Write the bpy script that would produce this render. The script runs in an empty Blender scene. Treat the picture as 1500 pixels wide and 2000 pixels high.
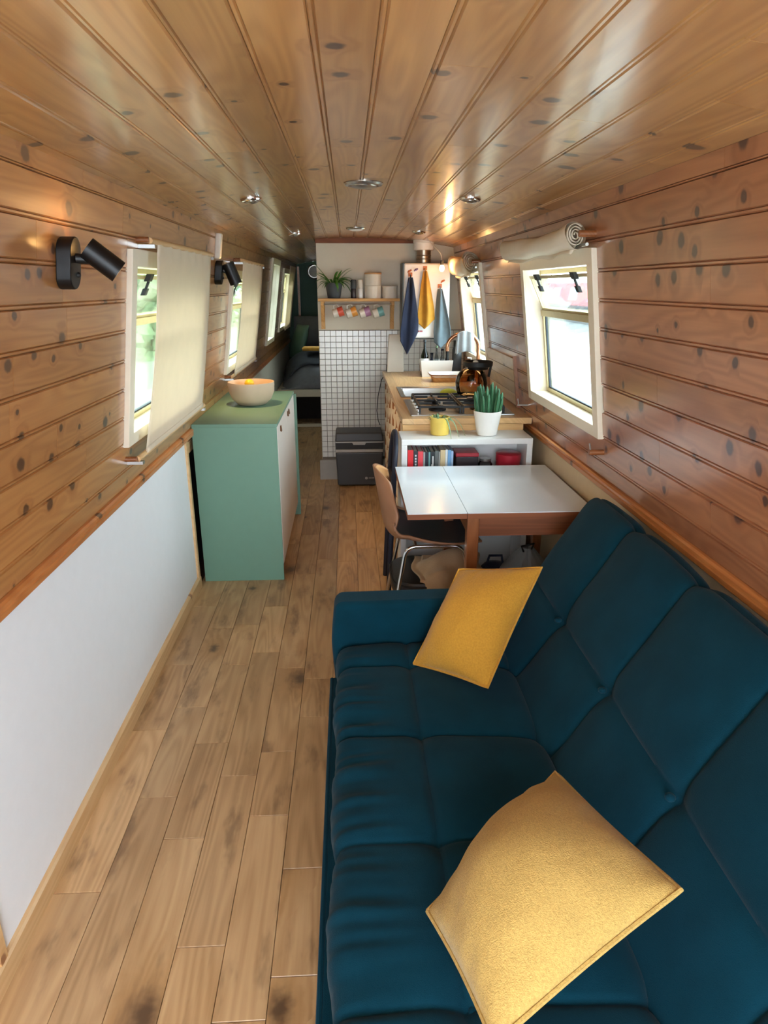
import bpy, bmesh, math, random
from mathutils import Vector, Matrix, noise as mnoise
random.seed(7)
sc = bpy.context.scene
C = sc.collection
PI = math.pi

# ------------------------------------------------------------------ camera
# image 1500x2000, focal length 1300 px; the boat's length axis (+Y) vanishes at pixel VP
F, CX, CY, VPX, VPY, CAMH = 1300.0, 750.0, 1000.0, 678.0, 560.0, 1.60
_d = Vector(((VPX-CX)/F, -(VPY-CY)/F, -1)).normalized()
_z = Vector((0, -_d.z, _d.y)).normalized()
if _z.y < 0: _z = -_z
_x = _d.cross(_z)
ROT = Matrix((_x, _d, _z))                      # rows: world axes in camera space
cam_d = bpy.data.cameras.new('camera'); cam = bpy.data.objects.new('camera', cam_d); C.objects.link(cam)
cam_d.sensor_fit = 'VERTICAL'; cam_d.sensor_height = 24.0; cam_d.lens = F/2000*24.0
cam_d.clip_start = 0.02; cam_d.clip_end = 300
cam.matrix_world = Matrix.Translation((0, 0, CAMH)) @ ROT.to_4x4()
sc.camera = cam
def PX(px, py, x=None, y=None, z=None):
    """photo pixel -> world point on the plane x=, y= or z="""
    r = ROT @ Vector(((px-CX)/F, -(py-CY)/F, -1))
    t = (z-CAMH)/r.z if z is not None else (x/r.x if x is not None else y/r.y)
    return Vector((0, 0, CAMH)) + t*r

# ------------------------------------------------------------------ world + exposure
sc.view_settings.view_transform = 'Standard'; sc.view_settings.look = 'None'
sc.view_settings.gamma = 1.0; sc.view_settings.use_curve_mapping = False
sc.view_settings.exposure = 0.9
w = bpy.data.worlds.new('overcast_sky'); sc.world = w; w.use_nodes = True
bg = w.node_tree.nodes['Background']; bg.inputs[0].default_value = (0.80, 0.90, 1.0, 1); bg.inputs[1].default_value = 10.0
def portal(name, loc, rot, sx, sy):
    l = bpy.data.lights.new(name, 'AREA'); l.shape = 'RECTANGLE'; l.size = sx; l.size_y = sy; l.cycles.is_portal = True
    o = bpy.data.objects.new(name, l); C.objects.link(o); o.location = loc; o.rotation_euler = rot

# ------------------------------------------------------------------ materials
def lin(h):
    if isinstance(h, str):
        v = [int(h[i:i+2], 16)/255 for i in (0, 2, 4)]
        return tuple((c/12.92 if c <= .04045 else ((c+.055)/1.055)**2.4) for c in v) + (1,)
    return tuple(h) + (1,)
class NT:
    def __init__(s, name):
        s.m = bpy.data.materials.new(name); s.m.use_nodes = True; s.t = s.m.node_tree
        s.p = s.t.nodes['Principled BSDF']; s.out = s.t.nodes['Material Output']
    def n(s, typ, ins=None, **kw):
        nd = s.t.nodes.new('ShaderNode'+typ)
        for k, v in kw.items(): setattr(nd, k, v)
        for k, v in (ins or {}).items(): s.set(nd.inputs[k], v)
        return nd
    def set(s, sock, v):
        if isinstance(v, bpy.types.NodeSocket): s.t.links.new(v, sock)
        else: sock.default_value = v
    def math(s, op, a, b=0.0, c=0.0, clamp=False):
        nd = s.n('Math', {0: a, 1: b, 2: c}, operation=op); nd.use_clamp = clamp; return nd.outputs[0]
    def mix(s, f, a, b, blend='MIX'):
        nd = s.n('Mix', data_type='RGBA', blend_type=blend)
        s.set(nd.inputs[0], f); s.set(nd.inputs[6], a); s.set(nd.inputs[7], b); return nd.outputs[2]
    def vec(s, x, y, z=0.0): return s.n('CombineXYZ', {0: x, 1: y, 2: z}).outputs[0]
    def ramp(s, v, lo, hi): return s.n('MapRange', {0: v, 1: lo, 2: hi, 3: 0.0, 4: 1.0}, interpolation_type='SMOOTHSTEP').outputs[0]
    def base(s, **kw):
        for k, v in kw.items(): s.set(s.p.inputs[k], v)
    def bump(s, h, dist=.001, strength=1.0):
        b = s.n('Bump', {'Height': h, 'Distance': dist, 'Strength': strength}); s.set(s.p.inputs['Normal'], b.outputs[0])
M = {}
def plain(key, col, rough=.5, metal=0.0, var=.06, scale=25, bump=0.0, bscale=200, spec=.5, sheen=0.0, coat=0.0):
    t = NT(key); c = lin(col)
    tc = t.n('TexCoord').outputs['Object']
    nz = t.n('TexNoise', {'Vector': tc, 'Scale': scale, 'Detail': 3.0}).outputs['Fac']
    dark = tuple(x*(1-2*var) for x in c[:3])+(1,); lite = tuple(min(1, x*(1+1.2*var)) for x in c[:3])+(1,)
    t.base(**{'Base Color': t.mix(nz, dark, lite), 'Roughness': rough, 'Metallic': metal, 'Specular IOR Level': spec})
    if sheen: t.base(**{'Sheen Weight': sheen, 'Sheen Roughness': .4})
    if coat: t.base(**{'Coat Weight': coat, 'Coat Roughness': .1})
    if bump:
        b = t.n('TexNoise', {'Vector': tc, 'Scale': bscale, 'Detail': 2.0}).outputs['Fac']; t.bump(b, bump)
    M[key] = t.m; return t.m
def wood(key, light, dark, knot, rough=.3, kscale=7.0, kfrac=.5, ksize=.10, smudge=0.0, vary=.25, coat=.3, bumpd=.0006, ring=.35, kst=1.0, soft=.65, crough=.18, axis='y'):
    """grain runs along axis; 'across' is the sum of the other two so that it serves walls, floor and roof alike"""
    t = NT(key)
    sep = t.n('SeparateXYZ', {0: t.n('TexCoord').outputs['Object']}); r = t.n('ObjectInfo').outputs['Random']
    ia = 'xyz'.index(axis); io = [k for k in (0, 1, 2) if k != ia]
    ac = t.math('ADD', t.math('ADD', sep.outputs[io[0]], sep.outputs[io[1]]), t.math('MULTIPLY', r, 7.3))
    al = t.math('ADD', sep.outputs[ia], t.math('MULTIPLY', r, 37.7))
    kv = t.vec(ac, t.math('MULTIPLY', al, kst))
    vor = t.n('TexVoronoi', {'Vector': kv, 'Scale': kscale}, voronoi_dimensions='2D', feature='F1')
    d = vor.outputs['Distance']; cs = t.n('SeparateColor', {0: vor.outputs['Color']})
    wob = t.n('TexNoise', {'Vector': t.vec(t.math('MULTIPLY', ac, 40.0), t.math('MULTIPLY', al, 40.0)), 'Scale': 1.0}).outputs['Fac']
    d2 = t.math('ADD', d, t.math('MULTIPLY', t.math('SUBTRACT', wob, .5), .10))
    rad = t.math('MULTIPLY', t.math('ADD', cs.outputs[0], .35), ksize)
    on = t.math('LESS_THAN', cs.outputs[1], kfrac)
    km = t.math('MULTIPLY', t.math('SUBTRACT', 1.0, t.ramp(t.math('DIVIDE', d2, rad), soft, 1.2)), on)
    halo = t.math('MULTIPLY', t.math('SUBTRACT', 1.0, t.ramp(t.math('DIVIDE', d2, rad), .8, 3.2)), on)
    warp = t.n('TexNoise', {'Vector': t.vec(t.math('MULTIPLY', ac, 9.0), t.math('MULTIPLY', al, .9), r), 'Scale': 1.0, 'Detail': 1.0}).outputs['Fac']
    rg = t.math('ADD', t.math('MULTIPLY', t.math('SINE', t.math('ADD', t.math('MULTIPLY', warp, 75.0), t.math('MULTIPLY', halo, 6.0))), .5), .5)
    gr = t.n('TexNoise', {'Vector': t.vec(t.math('MULTIPLY', ac, 160.0), t.math('MULTIPLY', al, 5.0)), 'Scale': 1.0, 'Detail': 3.0}).outputs['Fac']
    big = t.n('TexNoise', {'Vector': t.vec(t.math('MULTIPLY', ac, 5.0), t.math('MULTIPLY', al, 1.6)), 'Scale': 1.0, 'Detail': 2.0}).outputs['Fac']
    f = t.math('ADD', t.math('MULTIPLY', rg, ring), t.math('MULTIPLY', gr, .4), clamp=True)
    f = t.math('ADD', f, t.math('MULTIPLY', t.math('SUBTRACT', big, .5), .7+smudge), clamp=True)
    col = t.mix(f, lin(light), lin(dark))
    val = t.math('ADD', 1-vary/2, t.math('MULTIPLY', r, vary))
    col = t.mix(1.0, col, t.n('CombineColor', {0: val, 1: val, 2: val}).outputs[0], 'MULTIPLY')
    if smudge:
        r2 = t.math('FRACT', t.math('MULTIPLY', r, 57.31))
        col = t.mix(t.math('MULTIPLY', r2, .75), col, t.mix(f, lin('C09A6E'), lin('8A6642')))
    col = t.mix(t.math('MULTIPLY', halo, .45+smudge*.3), col, lin(dark))
    if smudge:
        st_ = t.n('TexNoise', {'Vector': t.vec(t.math('MULTIPLY', ac, 11.0), t.math('MULTIPLY', al, 3.2), 3.0), 'Scale': 1.0, 'Detail': 4.0, 'Roughness': .6}).outputs['Fac']
        col = t.mix(t.math('MULTIPLY', t.ramp(st_, .52, .72), .65), col, lin('664830'))
    col = t.mix(t.math('MULTIPLY', km, .88), col, lin(knot))
    t.base(**{'Base Color': col, 'Roughness': rough, 'Coat Weight': coat, 'Coat Roughness': crough})
    t.bump(t.math('ADD', t.math('MULTIPLY', gr, .08), t.math('MULTIPLY', big, 2.0)), bumpd)
    M[key] = t.m; return t.m
wood('pine_wall', 'C68E54', '9C5F30', '40281E', rough=.30, kscale=7.5, kfrac=.62, ksize=.13, coat=.8)
wood('pine_reflect_tint', 'B67E58', '8A5438', '3E2A2A', rough=.28, kscale=7.5, kfrac=.62, ksize=.13, coat=.9)  # same pine, the right wall's reflected light put into its colour
wood('pine_roof', 'BC8A50', '945F2E', '3A241A', rough=.42, kscale=6.5, kfrac=.45, ksize=.12, coat=.75, bumpd=.0006, crough=.15)
wood('pine_trim', 'C98248', 'A05C2A', '40281E', rough=.32, kscale=6.0, kfrac=.3, ksize=.09)
wood('pine_pale', 'E3BE8C', 'CC9E68', '8A5A3A', rough=.42, kscale=5.0, kfrac=.3, ksize=.09, coat=.1)
wood('oak_floor', 'CFAA7C', 'A67C4E', '4A3526', rough=.40, kscale=3.6, kfrac=.30, ksize=.14, kst=.6, soft=.15, smudge=.6, vary=.36, coat=.15, bumpd=.0005)
wood('teak', '9A5E36', '71401F', '3A2014', rough=.38, kscale=2, kfrac=.05)
wood('teak_x', '8A4E2A', '643418', '3A2014', rough=.65, coat=0.0, kscale=2, kfrac=.05, axis='x')
wood('teak_z', '9A5E36', '71401F', '3A2014', rough=.38, kscale=2, kfrac=.05, axis='z')
wood('worktop_x', 'DDB47C', 'C0935A', '8A603A', rough=.65, coat=0.0, kscale=3, kfrac=.15, axis='x')
wood('shelf_x', 'D6A467', 'B8864C', '7A4E2A', rough=.65, coat=0.0, kscale=5, kfrac=.25, axis='x')
wood('worktop_oak', 'DDB47C', 'C0935A', '8A603A', rough=.38, kscale=3, kfrac=.15)
wood('shelf_pine', 'D6A467', 'B8864C', '7A4E2A', rough=.65, coat=0.0, kscale=5, kfrac=.25)
wood('splash_wood', 'DCD0BC', 'BFB09A', '7A6650', rough=.45, kscale=3, kfrac=.1)
wood('dark_wood', '5E3A26', '3E2418', '241410', rough=.4, kscale=3, kfrac=.1)
plain('white_wall', 'EEF1F4', .55, var=.015, bump=.0004, bscale=60)
plain('cream_wall', 'D9C4A0', .55, var=.03)
plain('bulkhead_white', 'D2C6B0', .6, var=.02)
plain('sage', '688E7A', .45, var=.02)
plain('dark_green', '4D6B58', .6, var=.03)
plain('door_white', 'E6DED6', .4, var=.015)
plain('leather_tab', '6B4426', .6, var=.1)
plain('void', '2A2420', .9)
plain('frame_white', 'EDE2CC', .42, var=.02)
plain('brass_frame', 'C9B98A', .35, .35, var=.05)
plain('rubber', '24303A', .6)
plain('black', '101010', .55, var=.05)
plain('black_metal', '0D0D0E', .45, .2)
plain('chrome', 'D8D8D8', .12, 1.0, var=.02)
plain('steel', 'B9BAB8', .28, .9, var=.04)
plain('copper', 'C08A68', .25, .9)
plain('velvet', '083240', .95, var=.20, scale=9, bump=.0008, bscale=500, sheen=.06, spec=.08)
plain('mustard', 'BE8C34', .95, var=.14, scale=180, bump=.0012, bscale=420, sheen=.2, spec=.1)
plain('mustard_pale', 'BE9E5A', .95, var=.20, scale=240, bump=.0016, bscale=480, sheen=.15, spec=.1)
plain('laminate', 'DCE2E8', .16, var=.01, spec=.6)
plain('tan_shell', '96694A', .5, var=.06, scale=8)  # darkened so the colour carries the shade on the shell's outside
plain('tan_leather', 'D09A66', .5, var=.08)
plain('black_leather', '1C1A1A', .4, var=.1)
plain('beige_cloth', 'B99B78', .9, var=.12, scale=12, bump=.0008, sheen=.2)
plain('navy', '15192B', .6, var=.1)
plain('navy_cloth', '16213A', .92, var=.15, bump=.001, sheen=.3)
plain('mustard_cloth', 'B8862A', .92, var=.15, bump=.001, sheen=.2)
plain('grey_cloth', '5F6E76', .92, var=.12, bump=.001, sheen=.2)
plain('pale_cloth', 'B9C0C4', .9, var=.12, bump=.001)
plain('shelf_white', 'DADAD8', .4, var=.01)
plain('ceramic', 'E9E6E0', .25, var=.01)
plain('enamel', 'DCD2C2', .35, var=.02)
plain('yellow_glaze', 'DDBE58', .3, var=.06)
plain('charcoal_pot', '3A3D40', .55)
plain('soil', '33261C', .95, bump=.004)
plain('cactus', '2C5A38', .5, var=.18, scale=60)
plain('succulent', '6F8A62', .5, var=.15, scale=60)
plain('leaf', '4C7A2A', .45, var=.2, scale=40)
plain('tile', 'D2CEC4', .2, var=.02)
plain('grout', '6E6458', .9)
plain('grey_board', '9E9890', .6, var=.03)
plain('cooler', '3A3B3D', .5, var=.04)
plain('cooler_dark', '262729', .55)
plain('cooler_strip', 'A9A6A2', .4)
plain('boiler_white', 'E4E0DA', .3, var=.01)
plain('boiler_side', '5C6260', .4)
plain('flue_white', 'E6E2DC', .4)
plain('flue_metal', 'A89C8C', .3, .9)
plain('orange_magnet', 'C07045', .6)
plain('purple_magnet', '7A6A9A', .6)
plain('bowl_clay', 'CDB69A', .55, var=.04)
plain('lemon', 'E0C22A', .5, var=.08, bump=.001)
plain('lime', 'C9D84A', .8, bump=.003, bscale=120)
plain('grey_sheet', '6F7074', .95, var=.1, bump=.001, sheen=.2)
plain('grey_sheet_dark', '46494D', .95, var=.1, bump=.001)
plain('plastic_clear', 'A9AFB0', .3)
plain('sensor', 'DED2C2', .4)
plain('vent_metal', '9A938A', .25, .8)
plain('vent_white', 'DAD4CA', .4)
plain('cord', 'CFC8BC', .5)
plain('cable', '1A1A1A', .5)
plain('grass', '94A284', .9, var=.3, scale=6)
plain('foliage', '7C9668', .8, var=.35, scale=3)
plain('trunk', '5A4636', .9)
plain('red_hull', 'B8242E', .4)
plain('hull_black', '1E2226', .5)
plain('pale_blue', '9CC4D8', .5)
plain('red_tin', 'A82232', .3)
plain('tin_dark', '2C2226', .4)
plain('label_white', 'E4E4E4', .6)
plain('soap_blue', '4A6E96', .3)
def glassy(key, tint, fac=.10, rough=.02):
    t = NT(key); tr = t.n('BsdfTransparent', {0: lin(tint)}); gl = t.n('BsdfGlossy', {0: (1, 1, 1, 1), 1: rough})
    lw = t.n('LayerWeight', {0: .25}).outputs['Fresnel']
    mx = t.n('MixShader', {0: t.math('MULTIPLY', lw, fac*8, clamp=True), 1: tr.outputs[0], 2: gl.outputs[0]})
    t.t.links.new(mx.outputs[0], t.out.inputs[0]); M[key] = t.m
glassy('glass', 'F2F8F6'); glassy('amber_glass', 'DDBB92', .16); glassy('jar_glass', 'C8CCCC', .12); glassy('green_glass', '3A5A30', .14); glassy('blue_glass', '2A3A7A', .14)
glassy('frost', 'D5DADA', .05, .3)
def fabric_thin(key, col, trans=.45):
    t = NT(key); tc = t.n('TexCoord').outputs['Object']
    nz = t.n('TexNoise', {'Vector': tc, 'Scale': 14.0, 'Detail': 3.0}).outputs['Fac']
    c = t.mix(nz, tuple(x*.92 for x in lin(col)[:3])+(1,), lin(col))
    df = t.n('BsdfDiffuse', {0: c}); tl = t.n('BsdfTranslucent', {0: c})
    mx = t.n('MixShader', {0: trans, 1: df.outputs[0], 2: tl.outputs[0]}); t.t.links.new(mx.outputs[0], t.out.inputs[0]); M[key] = t.m
fabric_thin('blind_cloth', 'F6E8D2', .36); fabric_thin('roll_cloth', 'F0E4D0', .12); fabric_thin('bag_film', 'B8BEBE', .5)
def emit(key, col, s):
    t = NT(key); e = t.n('Emission', {0: lin(col), 1: s}); t.t.links.new(e.outputs[0], t.out.inputs[0]); M[key] = t.m
emit('bulb_glow', 'FFB35C', 40.0); emit('lamp_glow', 'FFC070', 40.0)
def curtain_mat():
    t = NT('curtain_print'); tc = t.n('TexCoord').outputs['Object']; sp = t.n('SeparateXYZ', {0: tc})
    u = t.math('FRACT', t.math('MULTIPLY', sp.outputs[1], 9.0)); v = t.math('FRACT', t.math('ADD', t.math('MULTIPLY', sp.outputs[2], 9.0), t.math('MULTIPLY', t.math('FLOOR', t.math('MULTIPLY', sp.outputs[1], 9.0)), .5)))
    tri = t.math('LESS_THAN', t.math('ADD', t.math('ABSOLUTE', t.math('SUBTRACT', u, .5)), t.math('MULTIPLY', v, .5)), .36)
    t.base(**{'Base Color': t.mix(tri, lin('CFC0A8'), lin('8A5A34')), 'Roughness': .9}); M['curtain_print'] = t.m
curtain_mat()
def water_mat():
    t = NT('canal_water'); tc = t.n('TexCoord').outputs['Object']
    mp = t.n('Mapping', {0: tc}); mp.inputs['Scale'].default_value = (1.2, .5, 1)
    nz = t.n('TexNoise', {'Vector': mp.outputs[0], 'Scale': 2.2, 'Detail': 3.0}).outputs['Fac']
    t.base(**{'Base Color': lin('C2CCCA'), 'Roughness': .06, 'Specular IOR Level': 1.0}); t.bump(nz, .05, .5); M['canal_water'] = t.m  # pale base colour stands in for bright sky reflected in the water
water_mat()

# ------------------------------------------------------------------ mesh helpers
class B:
    def __init__(s): s.v = []; s.f = []
    def add(s, vs, fs):
        o = len(s.v); s.v += [Vector(p) for p in vs]; s.f += [tuple(i+o for i in f) for f in fs]; return s
    def box(s, x0, x1, y0, y1, z0, z1):
        return s.hexa([(x0, y0, z0), (x1, y0, z0), (x1, y1, z0), (x0, y1, z0), (x0, y0, z1), (x1, y0, z1), (x1, y1, z1), (x0, y1, z1)])
    def hexa(s, p): return s.add(p, [(3, 2, 1, 0), (4, 5, 6, 7), (0, 1, 5, 4), (1, 2, 6, 5), (2, 3, 7, 6), (3, 0, 4, 7)])
    def tube(s, pts, r, n=10, cap=True):
        pts = [Vector(p) for p in pts]; rs = r if isinstance(r, (list, tuple)) else [r]*len(pts); o = len(s.v); prev = None
        for i, p in enumerate(pts):
            t = (pts[min(i+1, len(pts)-1)]-pts[max(i-1, 0)]).normalized()
            if prev is None: a = t.orthogonal().normalized()
            else: a = (prev-t*prev.dot(t)); a = a.normalized() if a.length > 1e-6 else t.orthogonal().normalized()
            prev = a; b = t.cross(a)
            for k in range(n):
                th = 2*PI*k/n; s.v.append(p+(a*math.cos(th)+b*math.sin(th))*rs[i])
        for i in range(len(pts)-1):
            for k in range(n): s.f.append((o+i*n+k, o+i*n+(k+1) % n, o+(i+1)*n+(k+1) % n, o+(i+1)*n+k))
        if cap: s.f.append(tuple(o+k for k in reversed(range(n)))); s.f.append(tuple(o+(len(pts)-1)*n+k for k in range(n)))
        return s
    def cyl(s, p0, p1, r, n=16, cap=True): return s.tube([p0, p1], r, n, cap)
    def lathe(s, prof, c=(0, 0, 0), n=24, sx=1.0, sy=1.0):
        o = len(s.v); c = Vector(c)
        for (r, z) in prof:
            for k in range(n): s.v.append(c+Vector((r*math.cos(2*PI*k/n)*sx, r*math.sin(2*PI*k/n)*sy, z)))
        for i in range(len(prof)-1):
            for k in range(n): s.f.append((o+i*n+k, o+i*n+(k+1) % n, o+(i+1)*n+(k+1) % n, o+(i+1)*n+k))
        if prof[0][0] > 1e-5: s.f.append(tuple(o+k for k in reversed(range(n))))
        if prof[-1][0] > 1e-5: s.f.append(tuple(o+(len(prof)-1)*n+k for k in range(n)))
        return s
    def grid(s, fn, nu, nv, flip=False):
        o = len(s.v)
        for i in range(nu+1):
            for j in range(nv+1): s.v.append(Vector(fn(i/nu, j/nv)))
        for i in range(nu):
            for j in range(nv):
                q = (o+i*(nv+1)+j, o+(i+1)*(nv+1)+j, o+(i+1)*(nv+1)+j+1, o+i*(nv+1)+j+1); s.f.append(q[::-1] if flip else q)
        return s
    def extrude(s, prof, fn0, fn1):
        """closed profile list -> prism between fn0(p) and fn1(p)"""
        n = len(prof); o = len(s.v); s.v += [Vector(fn0(*p)) for p in prof]+[Vector(fn1(*p)) for p in prof]
        for k in range(n): s.f.append((o+k, o+(k+1) % n, o+n+(k+1) % n, o+n+k))
        s.f.append(tuple(o+k for k in reversed(range(n)))); s.f.append(tuple(o+n+k for k in range(n))); return s
    def ball(s, c, r, n=14, sz=1.0):
        return s.lathe([(max(1e-6, r*math.sin(PI*i/n)), -r*sz*math.cos(PI*i/n)) for i in range(n+1)], c, n+4)
    def xf(s, m): s.v = [m @ p for p in s.v]; return s
    def build(s, name, mat, parent=None, smooth=True, bevel=0.0, sub=0, thick=0.0, ang=38, seg=2):
        me = bpy.data.meshes.new(name); off = parent_loc(parent)
        bm = bmesh.new(); vs = [bm.verts.new(p-off) for p in s.v]
        for f in s.f:
            try: bm.faces.new([vs[i] for i in f])
            except ValueError: pass
        bmesh.ops.remove_doubles(bm, verts=bm.verts, dist=1e-6)
        bmesh.ops.recalc_face_normals(bm, faces=bm.faces)
        if smooth:
            for f in bm.faces: f.smooth = True
            for e in bm.edges:
                if len(e.link_faces) == 2 and e.calc_face_angle(0) > math.radians(ang): e.smooth = False
        bm.to_mesh(me); bm.free()
        me.materials.append(M[mat] if isinstance(mat, str) else mat)
        o = bpy.data.objects.new(name, me); C.objects.link(o)
        if parent: o.parent = parent
        if bevel: md = o.modifiers.new('bevel', 'BEVEL'); md.width = bevel; md.segments = seg; md.limit_method = 'ANGLE'; md.angle_limit = math.radians(40)
        if thick: md = o.modifiers.new('solid', 'SOLIDIFY'); md.thickness = thick; md.offset = 0
        if sub: md = o.modifiers.new('sub', 'SUBSURF'); md.levels = sub; md.render_levels = sub
        return o
def parent_loc(p):
    v = Vector((0, 0, 0))
    while p: v += p.location; p = p.parent
    return v
def tag(o, label, cat=None, group=None, kind=None):
    if label: o['label'] = label
    if cat: o['category'] = cat
    if group: o['group'] = group
    if kind: o['kind'] = kind
    return o
def thing(name, loc, label, cat, group=None):
    o = bpy.data.objects.new(name, None); C.objects.link(o); o.location = loc; o.empty_display_size = .05
    return tag(o, label, cat, group)
def struct(o, label=None, cat=None): return tag(o, label, cat, None, 'structure')
def smoothn(seed, *p): return mnoise.noise(Vector(p)*1.0+Vector((seed*13.1, seed*7.7, seed*3.3)))

# ------------------------------------------------------------------ hull geometry
XL, XR, ZG, K = -0.85, 1.00, 0.85, 0.14       # cladding faces at gunwale height, tumblehome
YB, YE, ZJ = -0.55, 9.95, 1.90
XC = 0.075
def wx(side, z, d=0.0):
    return (XR-K*(z-ZG)+d) if side > 0 else (XL+K*(z-ZG)-d)
def W(side, y, z, d=0.0): return Vector((wx(side, z, d), y, z))
def zc(x): return 1.97-.1166*(x-XC)**2
# windows: (side, y0, y1, z0, z1) of the outer casing
WIN = {1: (1, 2.46, 3.49, 1.045, 1.73), 2: (1, 4.55, 5.42, 1.07, 1.75),
       3: (-1, 2.41, 3.50, 1.045, 1.72), 4: (-1, 4.48, 5.66, 1.05, 1.70),
       5: (-1, 6.78, 7.50, 1.045, 1.86), 6: (-1, 8.02, 9.30, 1.10, 1.80)}
def cells(holes, ys, zs):
    out = []
    for a, b in zip(ys, ys[1:]):
        for c, d in zip(zs, zs[1:]):
            m, n = (a+b)/2, (c+d)/2
            if not any(h[0] < m < h[1] and h[2] < n < h[3] for h in holes): out.append((a, b, c, d))
    return out
def hull_wall(side, name):
    hs = [(v[1]+.045, v[2]-.045, v[3]+.034, v[4]-.045) for v in WIN.values() if v[0] == side]
    ys = sorted({YB, YE} | {y for h in hs for y in h[:2]}); zs = sorted({ZG, ZJ+.02} | {z for h in hs for z in h[2:]})
    b = B()
    for (a, c, d, e) in cells(hs, ys, zs):
        b.hexa([W(side, a, d, .013), W(side, a, d, .085), W(side, c, d, .085), W(side, c, d, .013), W(side, a, e, .013), W(side, a, e, .085), W(side, c, e, .085), W(side, c, e, .013)])
    xi = XL-.01 if side < 0 else XR+.01; xo = xi-.10 if side < 0 else xi+.10
    return b.build(name, 'dark_wood', smooth=False), xi, xo
wall_left, xli, xlo = hull_wall(-1, 'wall_left'); struct(wall_left, 'varnished pine clad cabin side with the cloth-covered windows', 'wall')
wall_right, xri, xro = hull_wall(1, 'wall_right'); struct(wall_right, 'varnished pine clad cabin side behind the blue sofa', 'wall')
# lower panels
B().box(xlo, xli, YB, 3.44, -.05, .87).build('lower_panel', 'white_wall', wall_left, smooth=False)
B().box(xlo, xli, 4.80, YE, -.05, .87).build('lower_panel', 'white_wall', wall_left, smooth=False)
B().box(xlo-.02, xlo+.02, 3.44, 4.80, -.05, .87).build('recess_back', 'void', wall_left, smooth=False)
for y in (1.20, 3.44): B().box(xli-.002, xli+.012, y, y+.032, 0, .87).build('batten', 'pine_pale', wall_left, smooth=False, bevel=.002)
B().box(xlo+.02, xli+.004, 3.48, 4.79, .76, .82).build('recess_rail', 'pine_pale', wall_left, smooth=False)
B().box(xri, xro, YB, YE, -.05, .87).build('lower_panel', 'cream_wall', wall_right, smooth=False)
# cladding boards: profile (across, depth)
BP = [(0.0, .002), (.003, -.002), (.0075, -.002), (.0095, .0025), (.0125, -.003), (.097, -.003), (.0995, .002), (.0995, .012), (0.0, .012)]
def boards(side, wall, mat):
    rng = random.Random(31+side); rows = [(.95+.1*i, .1) for i in range(9)]+[(1.85, ZJ-1.85-.002)]; rows = [(.884, .066)]+rows
    for z0, wd in rows:
        cuts = [(v[1], v[2]) for v in WIN.values() if v[0] == side and v[3] < z0+wd-.012 and v[4] > z0+.012]
        for v in WIN.values():
            if v[0] != side: continue
            for za, zb_ in ((z0, min(z0+wd, v[3])), (max(z0, v[4]), z0+wd)):
                if (v[1], v[2]) in cuts and zb_-za > .006:
                    B().hexa([W(side, v[1], za, .012), W(side, v[1], za, -.003), W(side, v[2], za, -.003), W(side, v[2], za, .012), W(side, v[1], zb_, .012), W(side, v[1], zb_, -.003), W(side, v[2], zb_, -.003), W(side, v[2], zb_, .012)]).build('board', mat, wall, smooth=False)
        ends = [YB]; y = YB+rng.uniform(1.2, 2.6)
        while y < YE-.6: ends.append(y); y += rng.uniform(1.6, 3.0)
        ends.append(YE)
        if side < 0 and abs(z0-1.75) < .01: ends = [YB, 2.36, 5.1, 7.6, YE]
        if side < 0 and abs(z0-1.85) < .01: ends = [YB, 2.02, 4.6, 7.2, YE]
        if side > 0 and abs(z0-1.75) < .01: ends = [YB, 2.62, 4.75, YE]
        for a, c in zip(ends, ends[1:]):
            segs = [(a, c)]
            for (h0, h1) in cuts:
                ns = []
                for (p, q) in segs:
                    if h1 <= p or h0 >= q: ns.append((p, q)); continue
                    if h0 > p: ns.append((p, h0))
                    if h1 < q: ns.append((h1, q))
                segs = ns
            for (p, q) in segs:
                if q-p < .02: continue
                sc_ = wd/.1
                z_lo, z_hi = z0, z0+wd
                prof = [(u*sc_, dd) for u, dd in BP]
                B().extrude(prof, lambda u, dd: W(side, p+.0006, z0+u, dd), lambda u, dd: W(side, q-.0006, z0+u, dd)).build('board', mat, wall, smooth=False)
boards(-1, wall_left, 'pine_wall'); boards(1, wall_right, 'pine_reflect_tint')
# boards behind the casings that are only partly covered vertically are closed by the casing itself
for i, (s, nm, mt) in enumerate(((-1, 'trim_1', 'pine_trim'), (1, 'trim_2', 'pine_trim'))):
    pr = [(.845, .012), (.845, -.016), (.850, -.020), (.866, -.020), (.870, -.015), (.874, -.020), (.882, -.018), (.887, -.010), (.889, .0), (.889, .012)]
    o = B().extrude(pr, lambda z, d: W(s, YB, z, d), lambda z, d: W(s, YE, z, d)).build(nm, mt, smooth=False)
    struct(o, ('moulded pine rail along the left gunwale' if s < 0 else 'moulded pine rail along the right gunwale'), 'rail')
struct(B().extrude([(xli, 0), (xli, .066), (xli+.010, .066), (xli+.016, .060), (xli+.016, 0)], lambda x, z: (x, YB, z), lambda x, z: (x, 3.47, z)).build('baseboard_left', 'pine_pale', smooth=False), 'pale pine skirting below the white left panel', 'skirting')

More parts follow.
